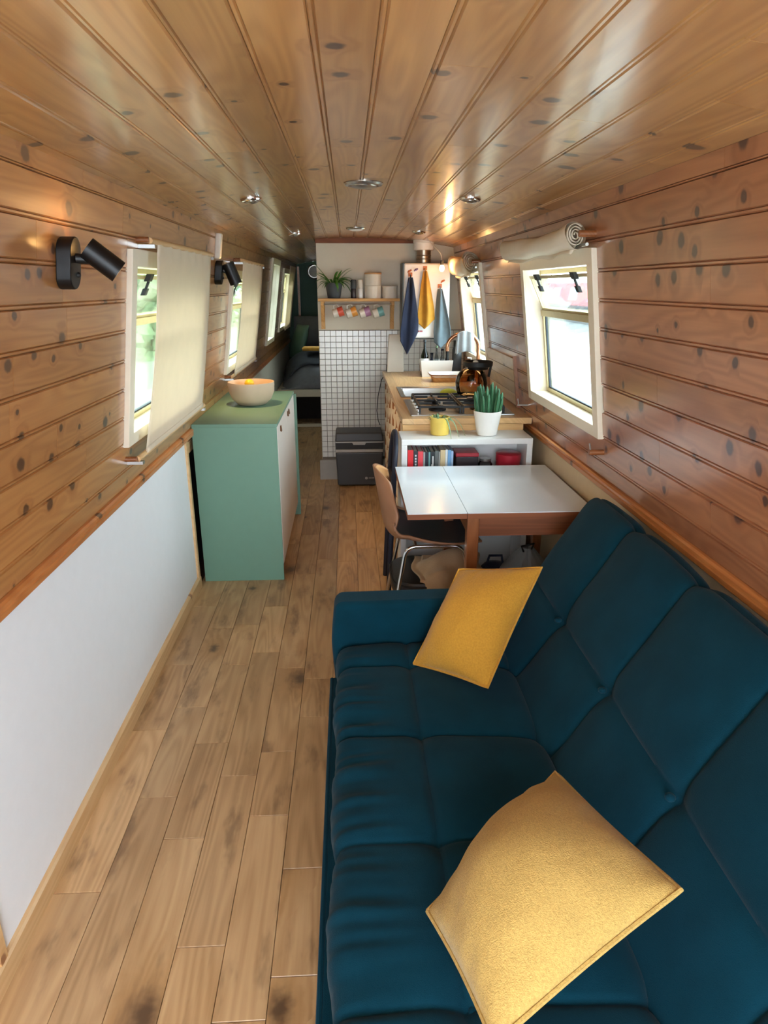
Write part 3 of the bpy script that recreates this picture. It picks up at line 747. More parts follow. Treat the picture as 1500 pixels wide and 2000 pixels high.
# ------------------------------------------------------------------ low black stool with a beige blanket
st = thing('low_stool', (.40, 3.05, 0), 'low black padded stool tucked under the tan chair', 'stool')
def sup(n, a, b): return [(math.copysign(abs(math.cos(2*PI*k/n))**.55, math.cos(2*PI*k/n))*a, math.copysign(abs(math.sin(2*PI*k/n))**.55, math.sin(2*PI*k/n))*b) for k in range(n)]
ss = sup(40, .21, .195)
bb = B(); o = 0
for sc_, z in ((.80, .175), (.93, .18), (.99, .20), (1.0, .225), (.985, .245), (.93, .262), (.80, .268), (.5, .270), (.02, .271)):
    bb.v += [Vector((.40+x*sc_, 3.05+y*sc_, z)) for x, y in ss]
for i in range(8):
    for k in range(40): bb.f.append((i*40+k, i*40+(k+1) % 40, (i+1)*40+(k+1) % 40, (i+1)*40+k))
bb.f.append(tuple(range(39, -1, -1))); bb.f.append(tuple(320+k for k in range(40)))
bb.build('seat_pad', 'black_leather', st)
B().tube([(.40+x*.985, 3.05+y*.985, .247) for x, y in ss]+[(.40+ss[0][0]*.985, 3.05, .247)], .005, 6).build('piping', 'black', st)
for x in (.27, .53):
    for y in (2.93, 3.17): B().tube([(x, y, .18), (x+(x-.4)*.15, y+(y-3.05)*.15, 0)], .009, 8).build('leg', 'black_metal', st)
def blanket(u, v):
    x = .31+.34*u; y = 2.825+.36*v
    h = .345-.09*abs(2*u-1)**2.5-.06*abs(2*v-1)**3+.05*smoothn(4, u*3, v*3, .3)+.022*math.sin(u*7+v*9)*v*(1-v)*4
    if v < .16: h -= (.16-v)*.75
    if u < .10: h -= (.10-u)*.4
    return (x+.015*math.sin(v*8), y-.02*math.sin(u*6), max(h, .12 if v < .16 else .285 if u > .1 else .276))
tag(B().grid(blanket, 40, 40).build('blanket', 'beige_cloth', thick=.006), 'crumpled beige cloth heaped on the low black stool', 'blanket')
# navy bag and plastic bag under the table
nb = B(); nb.lathe([(.01, .02), (.085, .0), (.115, .06), (.12, .16), (.10, .26), (.05, .315), (1e-6, .325)], (.70, 2.98, 0), 24, 1.0, .8)
nbt = thing('navy_bag', (.70, 2.98, 0), 'dark navy rounded bag on the floor under the table', 'bag'); nb.build('body', 'navy_cloth', nbt)
B().tube([(.66, 2.98, .31), (.67, 2.97, .36), (.73, 2.97, .36), (.74, 2.98, .31)], .007, 8).build('handle', 'navy_cloth', nbt)
pb = thing('plastic_bag', (.84, 2.92, 0), 'clear crinkled plastic bag on the floor under the table', 'bag')
def bagf(u, v):
    th = 2*PI*u; z = .42*v; r = (.10+.03*math.sin(v*PI))*(1 if v < .75 else 1-(v-.75)*3.0)+.018*smoothn(6, math.cos(th)*3, math.sin(th)*3, v*6)
    return (.84+r*math.cos(th), 2.92+r*math.sin(th), z+.002)
B().grid(bagf, 36, 24).build('film', 'bag_film', pb)
B().tube([(.82, 2.90, .40), (.80, 2.88, .44), (.86, 2.89, .45), (.85, 2.91, .40)], .006, 6).build('tie', 'black', pb)
B().lathe([(.045, .01), (.05, .03), (.05, .15), (.03, .2), (.02, .24), (1e-6, .245)], (.84, 2.93, 0), 18).build('bottle_inside', 'jar_glass', pb)

# ------------------------------------------------------------------ bookcase in front of the galley unit
BKX0, BKX1, BKY0, BKY1, BKZ = .262, .938, 3.30, 3.515, .866
bk = thing('bookcase', (.6, 3.41, 0), 'low white open bookcase between the table and the galley worktop', 'bookcase')
t_ = .030
B().box(BKX0, BKX1, BKY0, BKY1, BKZ-t_, BKZ).build('top_board', 'shelf_white', bk, smooth=False, bevel=.002)
for x in (BKX0, BKX1-t_): B().box(x, x+t_, BKY0, BKY1, 0, BKZ-t_).build('side_board', 'shelf_white', bk, smooth=False, bevel=.002)
for z in (.06, .36, .63): B().box(BKX0+t_, BKX1-t_, BKY0+.004, BKY1-.01, z-.02, z).build('shelf_board', 'shelf_white', bk, smooth=False)
B().box(BKX0+t_, BKX1-t_, BKY1-.01, BKY1, .0, BKZ-t_).build('back_board', 'shelf_white', bk, smooth=False)
B().box(BKX0+t_, BKX1-t_, BKY0+.01, BKY0+.03, 0, .04).build('plinth', 'shelf_white', bk, smooth=False)
def book(x, wd, h, z, col, label, dep=.125, glyph=None, gcol='E6E6E6', tilt=0.0):
    key = 'book_'+col
    if key not in M: plain(key, col, .5, var=.05)
    e = thing('book', (x, BKY0+.02, z), label, 'book', 'books in the white bookcase')
    y0 = BKY0+.018
    m = Matrix.Translation((x, 0, z)) @ Matrix.Rotation(tilt, 4, 'Y') @ Matrix.Translation((-x, 0, -z))
    b = B(); b.box(x, x+.0022, y0, y0+dep, z, z+h); b.box(x+wd-.0022, x+wd, y0, y0+dep, z, z+h); b.box(x, x+wd, y0-.0015, y0+.002, z, z+h)
    b.xf(m).build('cover', key, e, smooth=False)
    B().box(x+.0022, x+wd-.0022, y0+.002, y0+dep-.004, z+.003, z+h-.004).xf(m).build('pages', 'enamel', e, smooth=False)
    if glyph:
        gk = 'ink_'+gcol
        if gk not in M: plain(gk, gcol, .6, var=0)
        b = B()
        for (a, c, d, f) in glyph: b.box(x+wd*a, x+wd*c, y0-.0022, y0-.0014, z+h*d, z+h*f)
        b.xf(m).build('spine_print', gk, e, smooth=False)
rg = random.Random(3)
def lets(n, z0, z1, a=.3, c=.7):
    out = []
    for i in range(n):
        q0 = z0+(z1-z0)*i/n; q1 = q0+(z1-z0)/n*.62
        out.append((a, c, q0, q1)); 
    return out
zb = .63; x = .297
row = [('D8222A', .028, .178, 'fat scarlet paperback first from the left on the upper shelf', None, None),
       ('20202A', .022, .172, 'black paperback with white spine lettering between the two red books', lets(9, .12, .92), 'C8CCD0'),
       ('E04650', .026, .170, 'coral red paperback third from the left on the upper shelf', lets(1, .06, .2), 'F09080'),
       ('9AA0A0', .009, .166, 'slim pale grey book just right of the coral red book', None, None),
       ('1A2030', .016, .166, 'narrow navy black book right of the slim grey one', None, None),
       ('6FA0A0', .008, .166, 'thin teal book between two dark books on the upper shelf', None, None),
       ('161C22', .022, .168, 'black book with two large white marks on the spine', [(.25, .75, .52, .60), (.45, .75, .60, .86), (.30, .60, .28, .42)], 'D8D8D8'),
       ('5A5E5C', .018, .172, 'dull grey book left of the cream book', None, None),
       ('8A8A86', .008, .168, 'very thin stone grey booklet beside the cream book', None, None),
       ('CDB98E', .025, .176, 'cream coloured book near the right end of the row', None, None),
       ('D6DCDC', .011, .178, 'thin white book left of the light blue book', None, None),
       ('6FA2D0', .016, .176, 'light blue book near the end of the upper row', None, None),
       ('9CBCE0', .011, .170, 'pale blue thin book last in the upper row', None, None)]
for col, wd, h, lab, gl, gc in row:
    book(x, wd, h, zb, col, lab, glyph=gl, gcol=gc or 'E6E6E6'); x += wd+.0012
x = .300
low = [('8FA39A', .05, .20, 'wide grey green book first on the lower shelf'), ('1C2A48', .030, .215, 'dark navy book on the lower shelf beside the grey green one'), ('23355A', .018, .21, 'mid navy book second of the pair on the lower shelf'), ('B08A58', .014, .20, 'tan book between the navy books on the lower shelf'),
       ('203038', .030, .212, 'dark slate book in the middle of the lower shelf'), ('3F6660', .012, .205, 'thin green book in the middle of the lower shelf'), ('D0CEC4', .008, .205, 'thin white booklet in the lower shelf row'), ('8A5A40', .045, .19, 'brown book under the table leaf on the lower shelf'), ('2A2028', .020, .20, 'dark plum book right of the brown one'), ('46708A', .012, .20, 'blue thin book near the right of the lower row'), ('B8C4C8', .010, .20, 'pale grey thin book near the right of the lower row'), ('7A2A3A', .022, .20, 'maroon book last in the lower row')]
for col, wd, h, lab in low: book(x, wd, h, .36, col, lab); x += wd+.0012
# things right of the books on the upper shelf
bx_ = thing('tin_box', (.60, 3.38, .63), 'dark tin box with a red lid on the upper shelf', 'tin'); B().box(.548, .665, 3.33, 3.45, .63, .765).build('body', 'tin_dark', bx_, smooth=False, bevel=.004); B().box(.546, .667, 3.328, 3.452, .765, .785).build('lid', 'red_tin', bx_, smooth=False, bevel=.003)
jr = thing('glass_jar', (.70, 3.38, .63), 'small clear glass jar between the two tins on the upper shelf', 'jar'); B().lathe([(.035, 0), (.038, .01), (.038, .085), (.03, .095), (.03, .105)], (.712, 3.38, .631), 20).build('body', 'jar_glass', jr); B().lathe([(.031, .102), (.031, .114), (1e-6, .114)], (.712, 3.38, .631), 20).build('lid', 'steel', jr)
rt = thing('round_tin', (.82, 3.39, .63), 'round red tin at the right end of the upper shelf', 'tin'); B().lathe([(.062, 0), (.064, .004), (.064, .115)], (.835, 3.385, .631), 28).build('body', 'red_tin', rt); B().lathe([(.066, .105), (.067, .138), (.06, .143), (1e-6, .144)], (.835, 3.385, .631), 28).build('lid', 'red_tin', rt)
# folded chair with a navy hoop back leaning at the end of the bookcase
fc = thing('folded_chair', (.20, 3.42, 0), 'dark navy hoop backed folding chair leaning at the end of the bookcase', 'chair')
hp = []
for k in range(25):
    th = PI*k/24; hp.append((.225+.012*math.sin(th), 3.42-.15*math.cos(th), .73+.15*math.sin(th)))
B().tube([(.195, 3.27, .0)]+hp+[(.195, 3.57, .0)], .014, 10).build('hoop', 'navy', fc)
B().box(.196, .222, 3.29, 3.55, .40, .43).build('cross_rail', 'navy', fc, smooth=False)
B().box(.205, .222, 3.285, 3.555, .56, .66).build('back_slat', 'navy', fc, smooth=False, bevel=.004)

# ------------------------------------------------------------------ plants
def pot(e, c, r0, r1, h, mat, rim=.006):
    B().lathe([(r0*.9, 0), (r0, .004), (r1, h), (r1+.001, h+.002), (r1-rim, h+.002), (r1-rim-.002, h-.02)], c, 28).build('pot', mat, e)
    B().lathe([(r1-rim-.002, h-.018), (1e-6, h-.012)], c, 20).build('soil', 'soil', e)
p1 = thing('cactus_plant', (.716, 3.40, BKZ), 'cluster of dark green spiky columns in a white pot', 'plant')
pot(p1, (.716, 3.40, BKZ), .052, .073, .125, 'ceramic')
rg = random.Random(2)
for i in range(30):
    a = rg.uniform(0, 2*PI); r = rg.uniform(0, .056); h = rg.uniform(.07, .145)*(1.1-r*6)+.03; bx, by = .716+r*math.cos(a), 3.40+r*math.sin(a); lx, ly = .35*(bx-.716), .35*(by-3.40)
    b = B(); n = 10; z0 = BKZ+.105
    for i2, (t, rr) in enumerate(((0, .009), (.4, .011), (.75, .009), (.93, .005), (1, .001))):
        for k in range(n): th = 2*PI*k/n; q = rr*(1.2 if k % 2 else .75); b.v.append(Vector((bx+lx*t+q*math.cos(th), by+ly*t+q*math.sin(th), z0+h*t)))
    for i2 in range(4):
        for k in range(n): b.f.append((i2*n+k, i2*n+(k+1) % n, (i2+1)*n+(k+1) % n, (i2+1)*n+k))
    b.build('stem', 'cactus', p1, smooth=False)
p2 = thing('succulent_plant', (.471, 3.42, BKZ), 'trailing succulent in a yellow glazed pot', 'plant')
pot(p2, (.471, 3.42, BKZ), .048, .052, .092, 'yellow_glaze')
def leaf(b, base, d, L, wd, droop, n=6, fold=.25, up=.4):
    d = Vector((d[0], d[1], 0)).normalized(); s = Vector((-d.y, d.x, 0)); o = len(b.v)
    for i in range(n+1):
        t = i/n; c = base+d*(L*(t-.12*t*t))+Vector((0, 0, L*(up*t-droop*t*t))); ww = wd*math.sin(PI*min(.98, t*.85+.12))
        b.v += [c-s*ww, c-Vector((0, 0, ww*fold)), c+s*ww]
    for i in range(n): b.f += [(o+3*i, o+3*i+3, o+3*i+4, o+3*i+1), (o+3*i+1, o+3*i+4, o+3*i+5, o+3*i+2)]
rg = random.Random(4)
for i in range(34):
    a = rg.uniform(0, 2*PI); r = rg.uniform(0, .04); b = B(); leaf(b, Vector((.471+r*math.cos(a), 3.42+r*math.sin(a), BKZ+.078)), (math.cos(a), math.sin(a)), rg.uniform(.02, .045), .006, rg.uniform(.3, .9), up=rg.uniform(.5, 1.3)); b.build('leaf', 'succulent', p2, thick=.002)
for a, L in ((-1.2, .10), (-.3, .12), (-.7, .09)):
    b = B(); leaf(b, Vector((.471+.04*math.cos(a), 3.42+.04*math.sin(a), BKZ+.088)), (math.cos(a), math.sin(a)), L, .004, 1.5, n=8, up=.5); b.build('trailing_leaf', 'succulent', p2, thick=.0015)

# ------------------------------------------------------------------ galley unit
ZW = .93
gu = thing('galley_unit', (.65, 4.6, 0), 'galley base unit behind the white bookcase with a printed curtain front', 'cabinet')
B().box(.33, .97, 3.545, 5.63, .08, ZW-.15).build('carcass', 'dark_wood', gu, smooth=False)
B().box(.36, .97, 3.56, 5.63, 0, .08).build('plinth', 'black', gu, smooth=False)
B().box(.285, .94, 3.52, 3.545, ZW-.12, ZW-.03).build('end_panel', 'worktop_x', gu, smooth=False)
tag(B().grid(lambda u, v: (.300+.014*math.sin(u*62), 3.56+1.75*u, .10+.78*v), 120, 4).build('cupboard_curtain', 'curtain_print', thick=.001), 'cream curtain with brown triangle print under the worktop', 'curtain')
wt = thing('worktop', (.64, 4.58, ZW-.03), 'pale wooden galley worktop with sink and hob let in', 'worktop')
# worktop pieces around sink and hob cut-outs
SK = (.345, .80, 4.26, 4.70); HB = (.345, .90, 3.60, 4.12)
for (x0, x1, y0, y1) in ((.283, .345, 3.52, 5.655), (.345, .985, 3.52, 3.60), (.90, .985, 3.60, 4.12), (.345, .985, 4.12, 4.26), (.80, .985, 4.26, 4.70), (.345, .985, 4.70, 5.655)):
    B().box(x0, x1, y0, y1, ZW-.032, ZW).build('worktop_board', 'worktop_oak', wt, smooth=False)
sk = thing('sink', (.57, 4.48, ZW), 'stainless steel sink bowl let into the worktop', 'sink')
b = B(); x0, x1, y0, y1 = SK
rimp = lambda g, z: [(x0+g, y0+g, z), (x1-g, y0+g, z), (x1-g, y1-g, z), (x0+g, y1-g, z)]
lv = [rimp(-.012, ZW+.003), rimp(.018, ZW+.003), rimp(.024, ZW-.004), rimp(.045, ZW-.14)]
for l in lv: b.v += [Vector(p) for p in l]
for i in range(3):
    for k in range(4): b.f.append((i*4+k, i*4+(k+1) % 4, (i+1)*4+(k+1) % 4, (i+1)*4+k))
b.f.append((12, 13, 14, 15)); b.build('bowl', 'steel', sk, smooth=False, bevel=.006, seg=3)
B().lathe([(.03, 0), (.03, .003), (.012, .004), (1e-6, .002)], (.57, 4.48, ZW-.138), 18).build('drain', 'chrome', sk)
tag(B().ball((.66, 4.40, ZW-.005), .062, 12, .6).build('sponge', 'lime', bevel=0), 'bright lime green sponge in the sink', 'sponge')
hb_ = thing('gas_hob', (.62, 3.86, ZW), 'black four burner gas hob with wire grates', 'hob')
x0, x1, y0, y1 = HB
B().box(x0-.008, x1+.008, y0-.008, y1+.008, ZW, ZW+.008).build('hob_plate', 'steel', hb_, smooth=False, bevel=.003)
for cx in (.50, .74):
    for cy in (3.75, 3.98):
        bn = B().lathe([(.050, 0), (.050, .008), (.036, .014), (.036, .022), (.030, .026), (1e-6, .027)], (cx, cy, ZW+.008), 22).build('burner', 'black_metal', hb_)
for cx in (.50, .74):
    b = B(); za = ZW+.044
    for yy in (3.63, 4.09): b.box(cx-.112, cx+.112, yy-.005, yy+.005, za-.006, za+.006)
    for xx in (cx-.112, cx+.112): b.box(xx-.005, xx+.005, 3.63, 4.09, za-.006, za+.006)
    for cy in (3.75, 3.98):
        b.box(cx-.112, cx-.03, cy-.004, cy+.004, za-.006, za+.008); b.box(cx+.03, cx+.112, cy-.004, cy+.004, za-.006, za+.008); b.box(cx-.004, cx+.004, cy-.11, cy-.03, za-.006, za+.008); b.box(cx-.004, cx+.004, cy+.03, cy+.11, za-.006, za+.008)
    b.box(cx-.112, cx+.112, 3.855, 3.865, za-.006, za+.006)
    for xx in (cx-.112, cx+.112):
        for yy in (3.63, 4.09): b.box(xx-.006, xx+.006, yy-.006, yy+.006, ZW+.008, za)
    b.build('grate', 'black_metal', hb_, smooth=False, bevel=.0015)
for i in range(4): B().cyl((.385, 3.68+.11*i, ZW+.008), (.385, 3.68+.11*i, ZW+.028), .014, 14).build('knob', 'chrome', hb_, bevel=.002)
# amber glass kettle on the rear burner
kt = thing('glass_kettle', (.735, 4.02, ZW+.05), 'amber glass kettle with a black collar on the hob', 'kettle')
kc = (.735, 4.00, ZW+.052)
B().lathe([(.070, 0), (.082, .006), (.094, .04), (.097, .075), (.088, .115), (.066, .145), (.050, .156)], kc, 30).build('body', 'amber_glass', kt)
B().lathe([(.052, .150), (.060, .153), (.066, .166), (.086, .172), (.088, .196), (.080, .200), (.074, .182), (1e-6, .180)], (kc[0]+.035, kc[1], kc[2]), 28).build('collar', 'black', kt)
B().lathe([(.018, .18), (.020, .19), (.012, .202), (1e-6, .205)], (kc[0]+.02, kc[1], kc[2]), 16).build('knob', 'ceramic', kt)
B().tube([(kc[0]+.10, kc[1]+.05, kc[2]+.19), (kc[0]+.125, kc[1]+.06, kc[2]+.16), (kc[0]+.115, kc[1]+.06, kc[2]+.10)], .008, 10).build('handle', 'black', kt)
# tap
tp = thing('tap', (.90, 4.82, ZW), 'tall copper gooseneck tap behind the sink', 'tap')
ya = 4.80; ta = PX(932, 735, y=ya); pk = PX(905, 652, y=ya); le = PX(873, 700, y=ya)
pts = [(ta.x, ya, ZW)]; cxm = (ta.x+le.x)/2; rr = (ta.x-le.x)/2; zz0 = pk.z-rr*.8
for k in range(17):
    th = PI*k/16; pts.append((cxm+rr*math.cos(th), ya, zz0+rr*.8*math.sin(th)))
pts.append((le.x, ya, zz0-.03))
B().tube(pts, .013, 14).build('spout', 'copper', tp)
B().lathe([(.03, 0), (.03, .01), (.02, .018), (.018, .05)], (ta.x, ya, ZW), 18).build('base', 'copper', tp)
B().tube([(ta.x+.01, ya, ZW+.06), (ta.x+.06, ya, ZW+.09)], .008, 10).build('lever', 'black', tp)
def cloth_over(u, v):
    x = cxm-rr*.45+rr*1.15*u; top = pk.z+.018-.02*abs(2*u-1)**2
    s = (v-.5)*2; z = top-(abs(s)-.08)*.15*(1 if abs(s) > .08 else 0)
    y = ya+math.copysign(.018+.012*abs(s), s)*(1 if abs(s) > .04 else abs(s)/.04)
    return (x+.012*(1-abs(s))*(u-.5)*-1, y+.004*math.sin(u*14), z)
tag(B().grid(cloth_over, 22, 36).build('dish_cloth', 'pale_cloth', thick=.003), 'pale grey dish cloth hung over the copper tap', 'cloth')
# soap pump, dark brush pot
sp_ = thing('soap_pump', (.93, 4.98, ZW), 'clear soap pump bottle with blue base beside the tap', 'bottle')
B().lathe([(.028, 0), (.03, .005), (.03, .10), (.014, .12), (.012, .135)], (.915, 5.02, ZW), 18).build('body', 'jar_glass', sp_); B().lathe([(.0285, .002), (.0285, .045), (1e-6, .045)], (.915, 5.02, ZW), 18).build('soap', 'soap_blue', sp_)
B().tube([(.915, 5.02, ZW+.13), (.915, 5.02, ZW+.165), (.885, 5.02, ZW+.168)], .006, 8).build('pump', 'ceramic', sp_)
fl = thing('dark_flask', (.86, 5.36, ZW), 'tall dark grey flask behind the dish cloth', 'flask'); B().lathe([(.036, 0), (.038, .006), (.038, .20), (.03, .22), (.028, .26), (1e-6, .262)], (.86, 5.36, ZW), 20).build('body', 'charcoal_pot', fl); B().lathe([(.03, .225), (.03, .27), (1e-6, .272)], (.86, 5.36, ZW), 20).build('lid', 'black', fl)
# white bin with bottles
bn_ = thing('storage_box', (.69, 5.33, ZW), 'white open box holding bottles on the worktop', 'box')
b = B(); xa, xb, yy0, yy1, hz = .565, .815, 5.26, 5.40, .125
o = [(xa+.012, yy0+.008, ZW), (xb-.012, yy0+.008, ZW), (xb-.012, yy1-.008, ZW), (xa+.012, yy1-.008, ZW), (xa, yy0, ZW+hz), (xb, yy0, ZW+hz), (xb, yy1, ZW+hz), (xa, yy1, ZW+hz)]
b.add(o, [(3, 2, 1, 0), (0, 1, 5, 4), (1, 2, 6, 5), (2, 3, 7, 6), (3, 0, 4, 7)]); b.build('walls', 'ceramic', bn_, smooth=False, thick=.004)
def bottle(x, y, r, h, mat, label, cap='black', lab=None, neck=.35):
    e = thing('bottle', (x, y, ZW+.005), label, 'bottle', 'bottles in the white box')
    B().lathe([(r*.9, 0), (r, .006), (r, h*.55), (r*neck, h*.75), (r*neck, h*.95), (1e-6, h*.952)], (x, y, ZW+.005), 18).build('body', mat, e)
    B().lathe([(r*neck*1.15, h*.93), (r*neck*1.15, h), (1e-6, h)], (x, y, ZW+.005), 14).build('cap', cap, e)
    if lab: B().lathe([(r+.001, h*.12), (r+.001, h*.48)], (x, y, ZW+.005), 18).build('label_band', lab, e)
bottle(.600, 5.33, .030, .275, 'green_glass', 'tall green glass wine bottle at the left of the white box', 'charcoal_pot', 'label_white')
bottle(.655, 5.32, .022, .175, 'blue_glass', 'short blue bottle beside the green wine bottle', 'blue_glass', 'label_white', .5)
bottle(.695, 5.34, .018, .225, 'jar_glass', 'slim clear bottle with a pale cap in the white box', 'succulent', 'label_white', .4)
bottle(.738, 5.32, .020, .205, 'jar_glass', 'clear bottle with a blue cap in the white box', 'blue_glass', 'label_white', .5)
bottle(.780, 5.34, .021, .185, 'black', 'short dark bottle at the right of the white box', 'black', None, .5)
# dish tray
tr_ = thing('dish_tray', (.76, 5.03, ZW), 'white dish tray with copper coloured rim on the worktop', 'tray')
def rr_(a, b_, n=48, e_=.35): return [(math.copysign(abs(math.cos(2*PI*k/n))**e_, math.cos(2*PI*k/n))*a, math.copysign(abs(math.sin(2*PI*k/n))**e_, math.sin(2*PI*k/n))*b_) for k in range(n)]
def tray(zs, name, mat, parent, cx, cy):
    b = B(); n = 48
    for (a, b_, z) in zs: b.v += [Vector((cx+x, cy+y, z)) for x, y in rr_(a, b_)]
    for i in range(len(zs)-1):
        for k in range(n): b.f.append((i*n+k, i*n+(k+1) % n, (i+1)*n+(k+1) % n, (i+1)*n+k))
    b.f.append(tuple((len(zs)-1)*n+k for k in range(n))); b.f.append(tuple(range(n-1, -1, -1))); return b.build(name, mat, parent)
tray([(.125, .085, ZW), (.135, .095, ZW+.028), (.13, .09, ZW+.030), (.1, .07, ZW+.030)], 'wooden_base', 'shelf_pine', tr_, .755, 5.04)
tray([(.13, .09, ZW+.031), (.150, .108, ZW+.050), (.152, .110, ZW+.056), (.146, .104, ZW+.056), (.128, .088, ZW+.042), (.1, .07, ZW+.042)], 'dish', 'ceramic', tr_, .755, 5.04)
B().tube([(.755+x, 5.04+y, ZW+.050) for x, y in rr_(.153, .111)]+[(.755+.153, 5.04, ZW+.050)], .004, 6).build('rim', 'copper', tr_)
# chopping board leaning on the tiles
cbd = B().hexa([(.315, 5.56, ZW), (.455, 5.56, ZW), (.455, 5.58, ZW), (.315, 5.58, ZW), (.335, 5.632, ZW+.30), (.455, 5.632, ZW+.30), (.455, 5.648, ZW+.30), (.335, 5.648, ZW+.30)]).build('chopping_board', 'enamel', smooth=False, bevel=.006)
tag(cbd, 'off white chopping board leaning on the tiles at the worktop corner', 'board')
# slatted splash panel on the right wall
spn = thing('splash_panel', W(1, 4.1, .95, 0), 'pale boarded splash panel on the wall behind the hob', 'panel')
for i in range(4):
    z0 = .945+.068*i; B().hexa([W(1, 3.80, z0, -.003), W(1, 3.80, z0, -.016), W(1, 4.545, z0, -.016), W(1, 4.545, z0, -.003), W(1, 3.80, z0+.065, -.003), W(1, 3.80, z0+.065, -.016), W(1, 4.545, z0+.065, -.016), W(1, 4.545, z0+.065, -.003)]).build('slat', 'splash_wood', spn, smooth=False, bevel=.0015, seg=1)
B().hexa([W(1, 3.785, .94, -.003), W(1, 3.785, .94, -.022), W(1, 3.80, .94, -.022), W(1, 3.80, .94, -.003), W(1, 3.785, 1.23, -.003), W(1, 3.785, 1.23, -.022), W(1, 3.80, 1.23, -.022), W(1, 3.80, 1.23, -.003)]).build('end_trim', 'teak', spn, smooth=False)

# ------------------------------------------------------------------ water heater, towels, flue, bulb
YBF = 5.40
bo = thing('water_heater', (.61, 5.52, 1.20), 'white wall mounted gas water heater hung with towels', 'heater')
B().box(.425, .80, YBF+.03, YT-.012, 1.205, 1.775).build('casing', 'boiler_side', bo, smooth=False, bevel=.006)
B().box(.437, .795, YBF, YBF+.03, 1.215, 1.77).build('front_panel', 'boiler_white', bo, smooth=False, bevel=.012, seg=3)
B().box(.52, .56, YBF-.002, YBF+.002, 1.335, 1.36).build('pilot_window', 'black', bo, smooth=False)
b = B()
for i in range(5): b.box(.525+.013*i, .534+.013*i, YBF-.002, YBF+.001, 1.262, 1.274)
b.build('name_print', 'red_tin', bo, smooth=False)
fu = thing('flue', (.60, 5.53, 1.78), 'metal flue pipe with white collar above the water heater', 'flue')
B().cyl((.60, 5.53, 1.776), (.60, 5.53, 1.90), .055, 24).build('pipe', 'flue_metal', fu)
for z in (1.80, 1.825): B().lathe([(.055, 0), (.059, .004), (.055, .008)], (.60, 5.53, z), 24).build('band', 'flue_metal', fu)
B().lathe([(.075, 0), (.078, .004), (.078, .05), (.083, .054), (.083, .085), (.06, .086)], (.60, 5.53, 1.868), 28).build('collar', 'flue_white', fu)
def towel(label, x0, z0, zbot, mat, wtop, wbot, xs, tail, seed):
    e = thing('tea_towel', (x0, YBF-.02, z0), label, 'towel', 'towels on the water heater')
    def fn(u, v):
        wd = wtop+(wbot-wtop)*min(1, v*1.25)**.8; s = u-.5
        zb_ = zbot+tail*abs(s+.12)*2
        z = z0+(zb_-z0)*v; x = x0+xs*v+s*wd
        y = YBF-.024-.015*math.sin(u*PI*2.6+v*1.5+seed)*(1-.35*v)-.012*v+.016*smoothn(seed, u*3.2, v*2.2, 0)
        return (x, y, z)
    B().grid(fn, 30, 34).build('cloth', mat, e, thick=.004)
    B().tube([(x0, YBF-.002, z0+.02), (x0, YBF-.028, z0+.012), (x0, YBF-.030, z0-.006)], .004, 8).build('loop', mat, e)
    B().box(x0-.016, x0+.016, YBF-.006, YBF-.001, z0+.005, z0+.035).build('hook', 'orange_magnet', e, smooth=False, bevel=.004)
towel('dark navy towel hanging on the left of the water heater', .485, 1.668, 1.09, 'navy_cloth', .030, .14, -.005, .14, 1)
towel('mustard towel hanging in the middle of the water heater', .598, 1.715, 1.285, 'mustard_cloth', .026, .13, .015, .06, 2.4)
towel('blue grey towel hanging on the right of the water heater', .715, 1.585, 1.14, 'grey_cloth', .028, .13, .028, .06, 4)
for x, z, m_, lab in ((.478, 1.713, 'orange_magnet', 'small orange animal magnet at the top left of the water heater'), (.527, 1.723, 'purple_magnet', 'tiny purple flower magnet near the top of the water heater'), (.735, 1.640, 'orange_magnet', 'small orange magnet above the blue grey towel')):
    b = B(); b.ball((x, YBF-.004, z), .010, 8, .8); b.ball((x+.011, YBF-.004, z+.006), .007, 8); b.ball((x-.009, YBF-.004, z-.006), .006, 8); tag(b.build('fridge_magnet', m_), lab, 'magnet')
pd = thing('pendant_bulb', PX(863, 524, y=5.16), 'bare glowing warm bulb hanging in front of the water heater', 'lamp')
pb_ = PX(863, 524, y=5.16)
B().ball(pb_, .019, 12, 1.25).build('bulb', 'bulb_glow', pd)
B().cyl(pb_+Vector((0, 0, .022)), pb_+Vector((0, 0, .055)), .012, 12).build('socket', 'black', pd)
top = Vector((pb_.x-.11, pb_.y+.05, zc(pb_.x-.11)-.003)); B().tube([pb_+Vector((0, 0, .05)), pb_+Vector((-.01, 0, .10)), top], .0025, 6).build('flex', 'cord', pd)
l = bpy.data.lights.new('bulb_light', 'POINT'); l.energy = .9; l.color = (1.0, .60, .26); l.shadow_soft_size = .02
lo = bpy.data.objects.new('bulb_light', l); C.objects.link(lo); lo.parent = pd; lo.location = (0, -.03, 0)

# ------------------------------------------------------------------ shelf over the tiles
sh = thing('wall_shelf', (.10, 5.58, 1.27), 'pine shelf on brackets over the tiled bulkhead', 'shelf')
ZS = 1.512
B().box(-.23, .415, 5.50, YT-.001, ZS-.022, ZS).build('shelf_board', 'shelf_x', sh, smooth=False, bevel=.002)
for x in (-.215, .345):
    br = B().box(x, x+.032, 5.635, YT-.001, 1.272, ZS-.022).build('bracket', 'shelf_pine', sh, smooth=False, bevel=.002)
    B().hexa([(x+.004, 5.52, ZS-.05), (x+.028, 5.52, ZS-.05), (x+.028, 5.635, 1.33), (x+.004, 5.635, 1.33), (x+.004, 5.52, ZS-.022), (x+.028, 5.52, ZS-.022), (x+.028, 5.635, 1.37), (x+.004, 5.635, 1.37)]).build('strut', 'shelf_pine', br, smooth=False)
B().cyl((-.19, 5.56, 1.468), (.36, 5.56, 1.468), .005, 8).build('mug_rail', 'steel', sh)
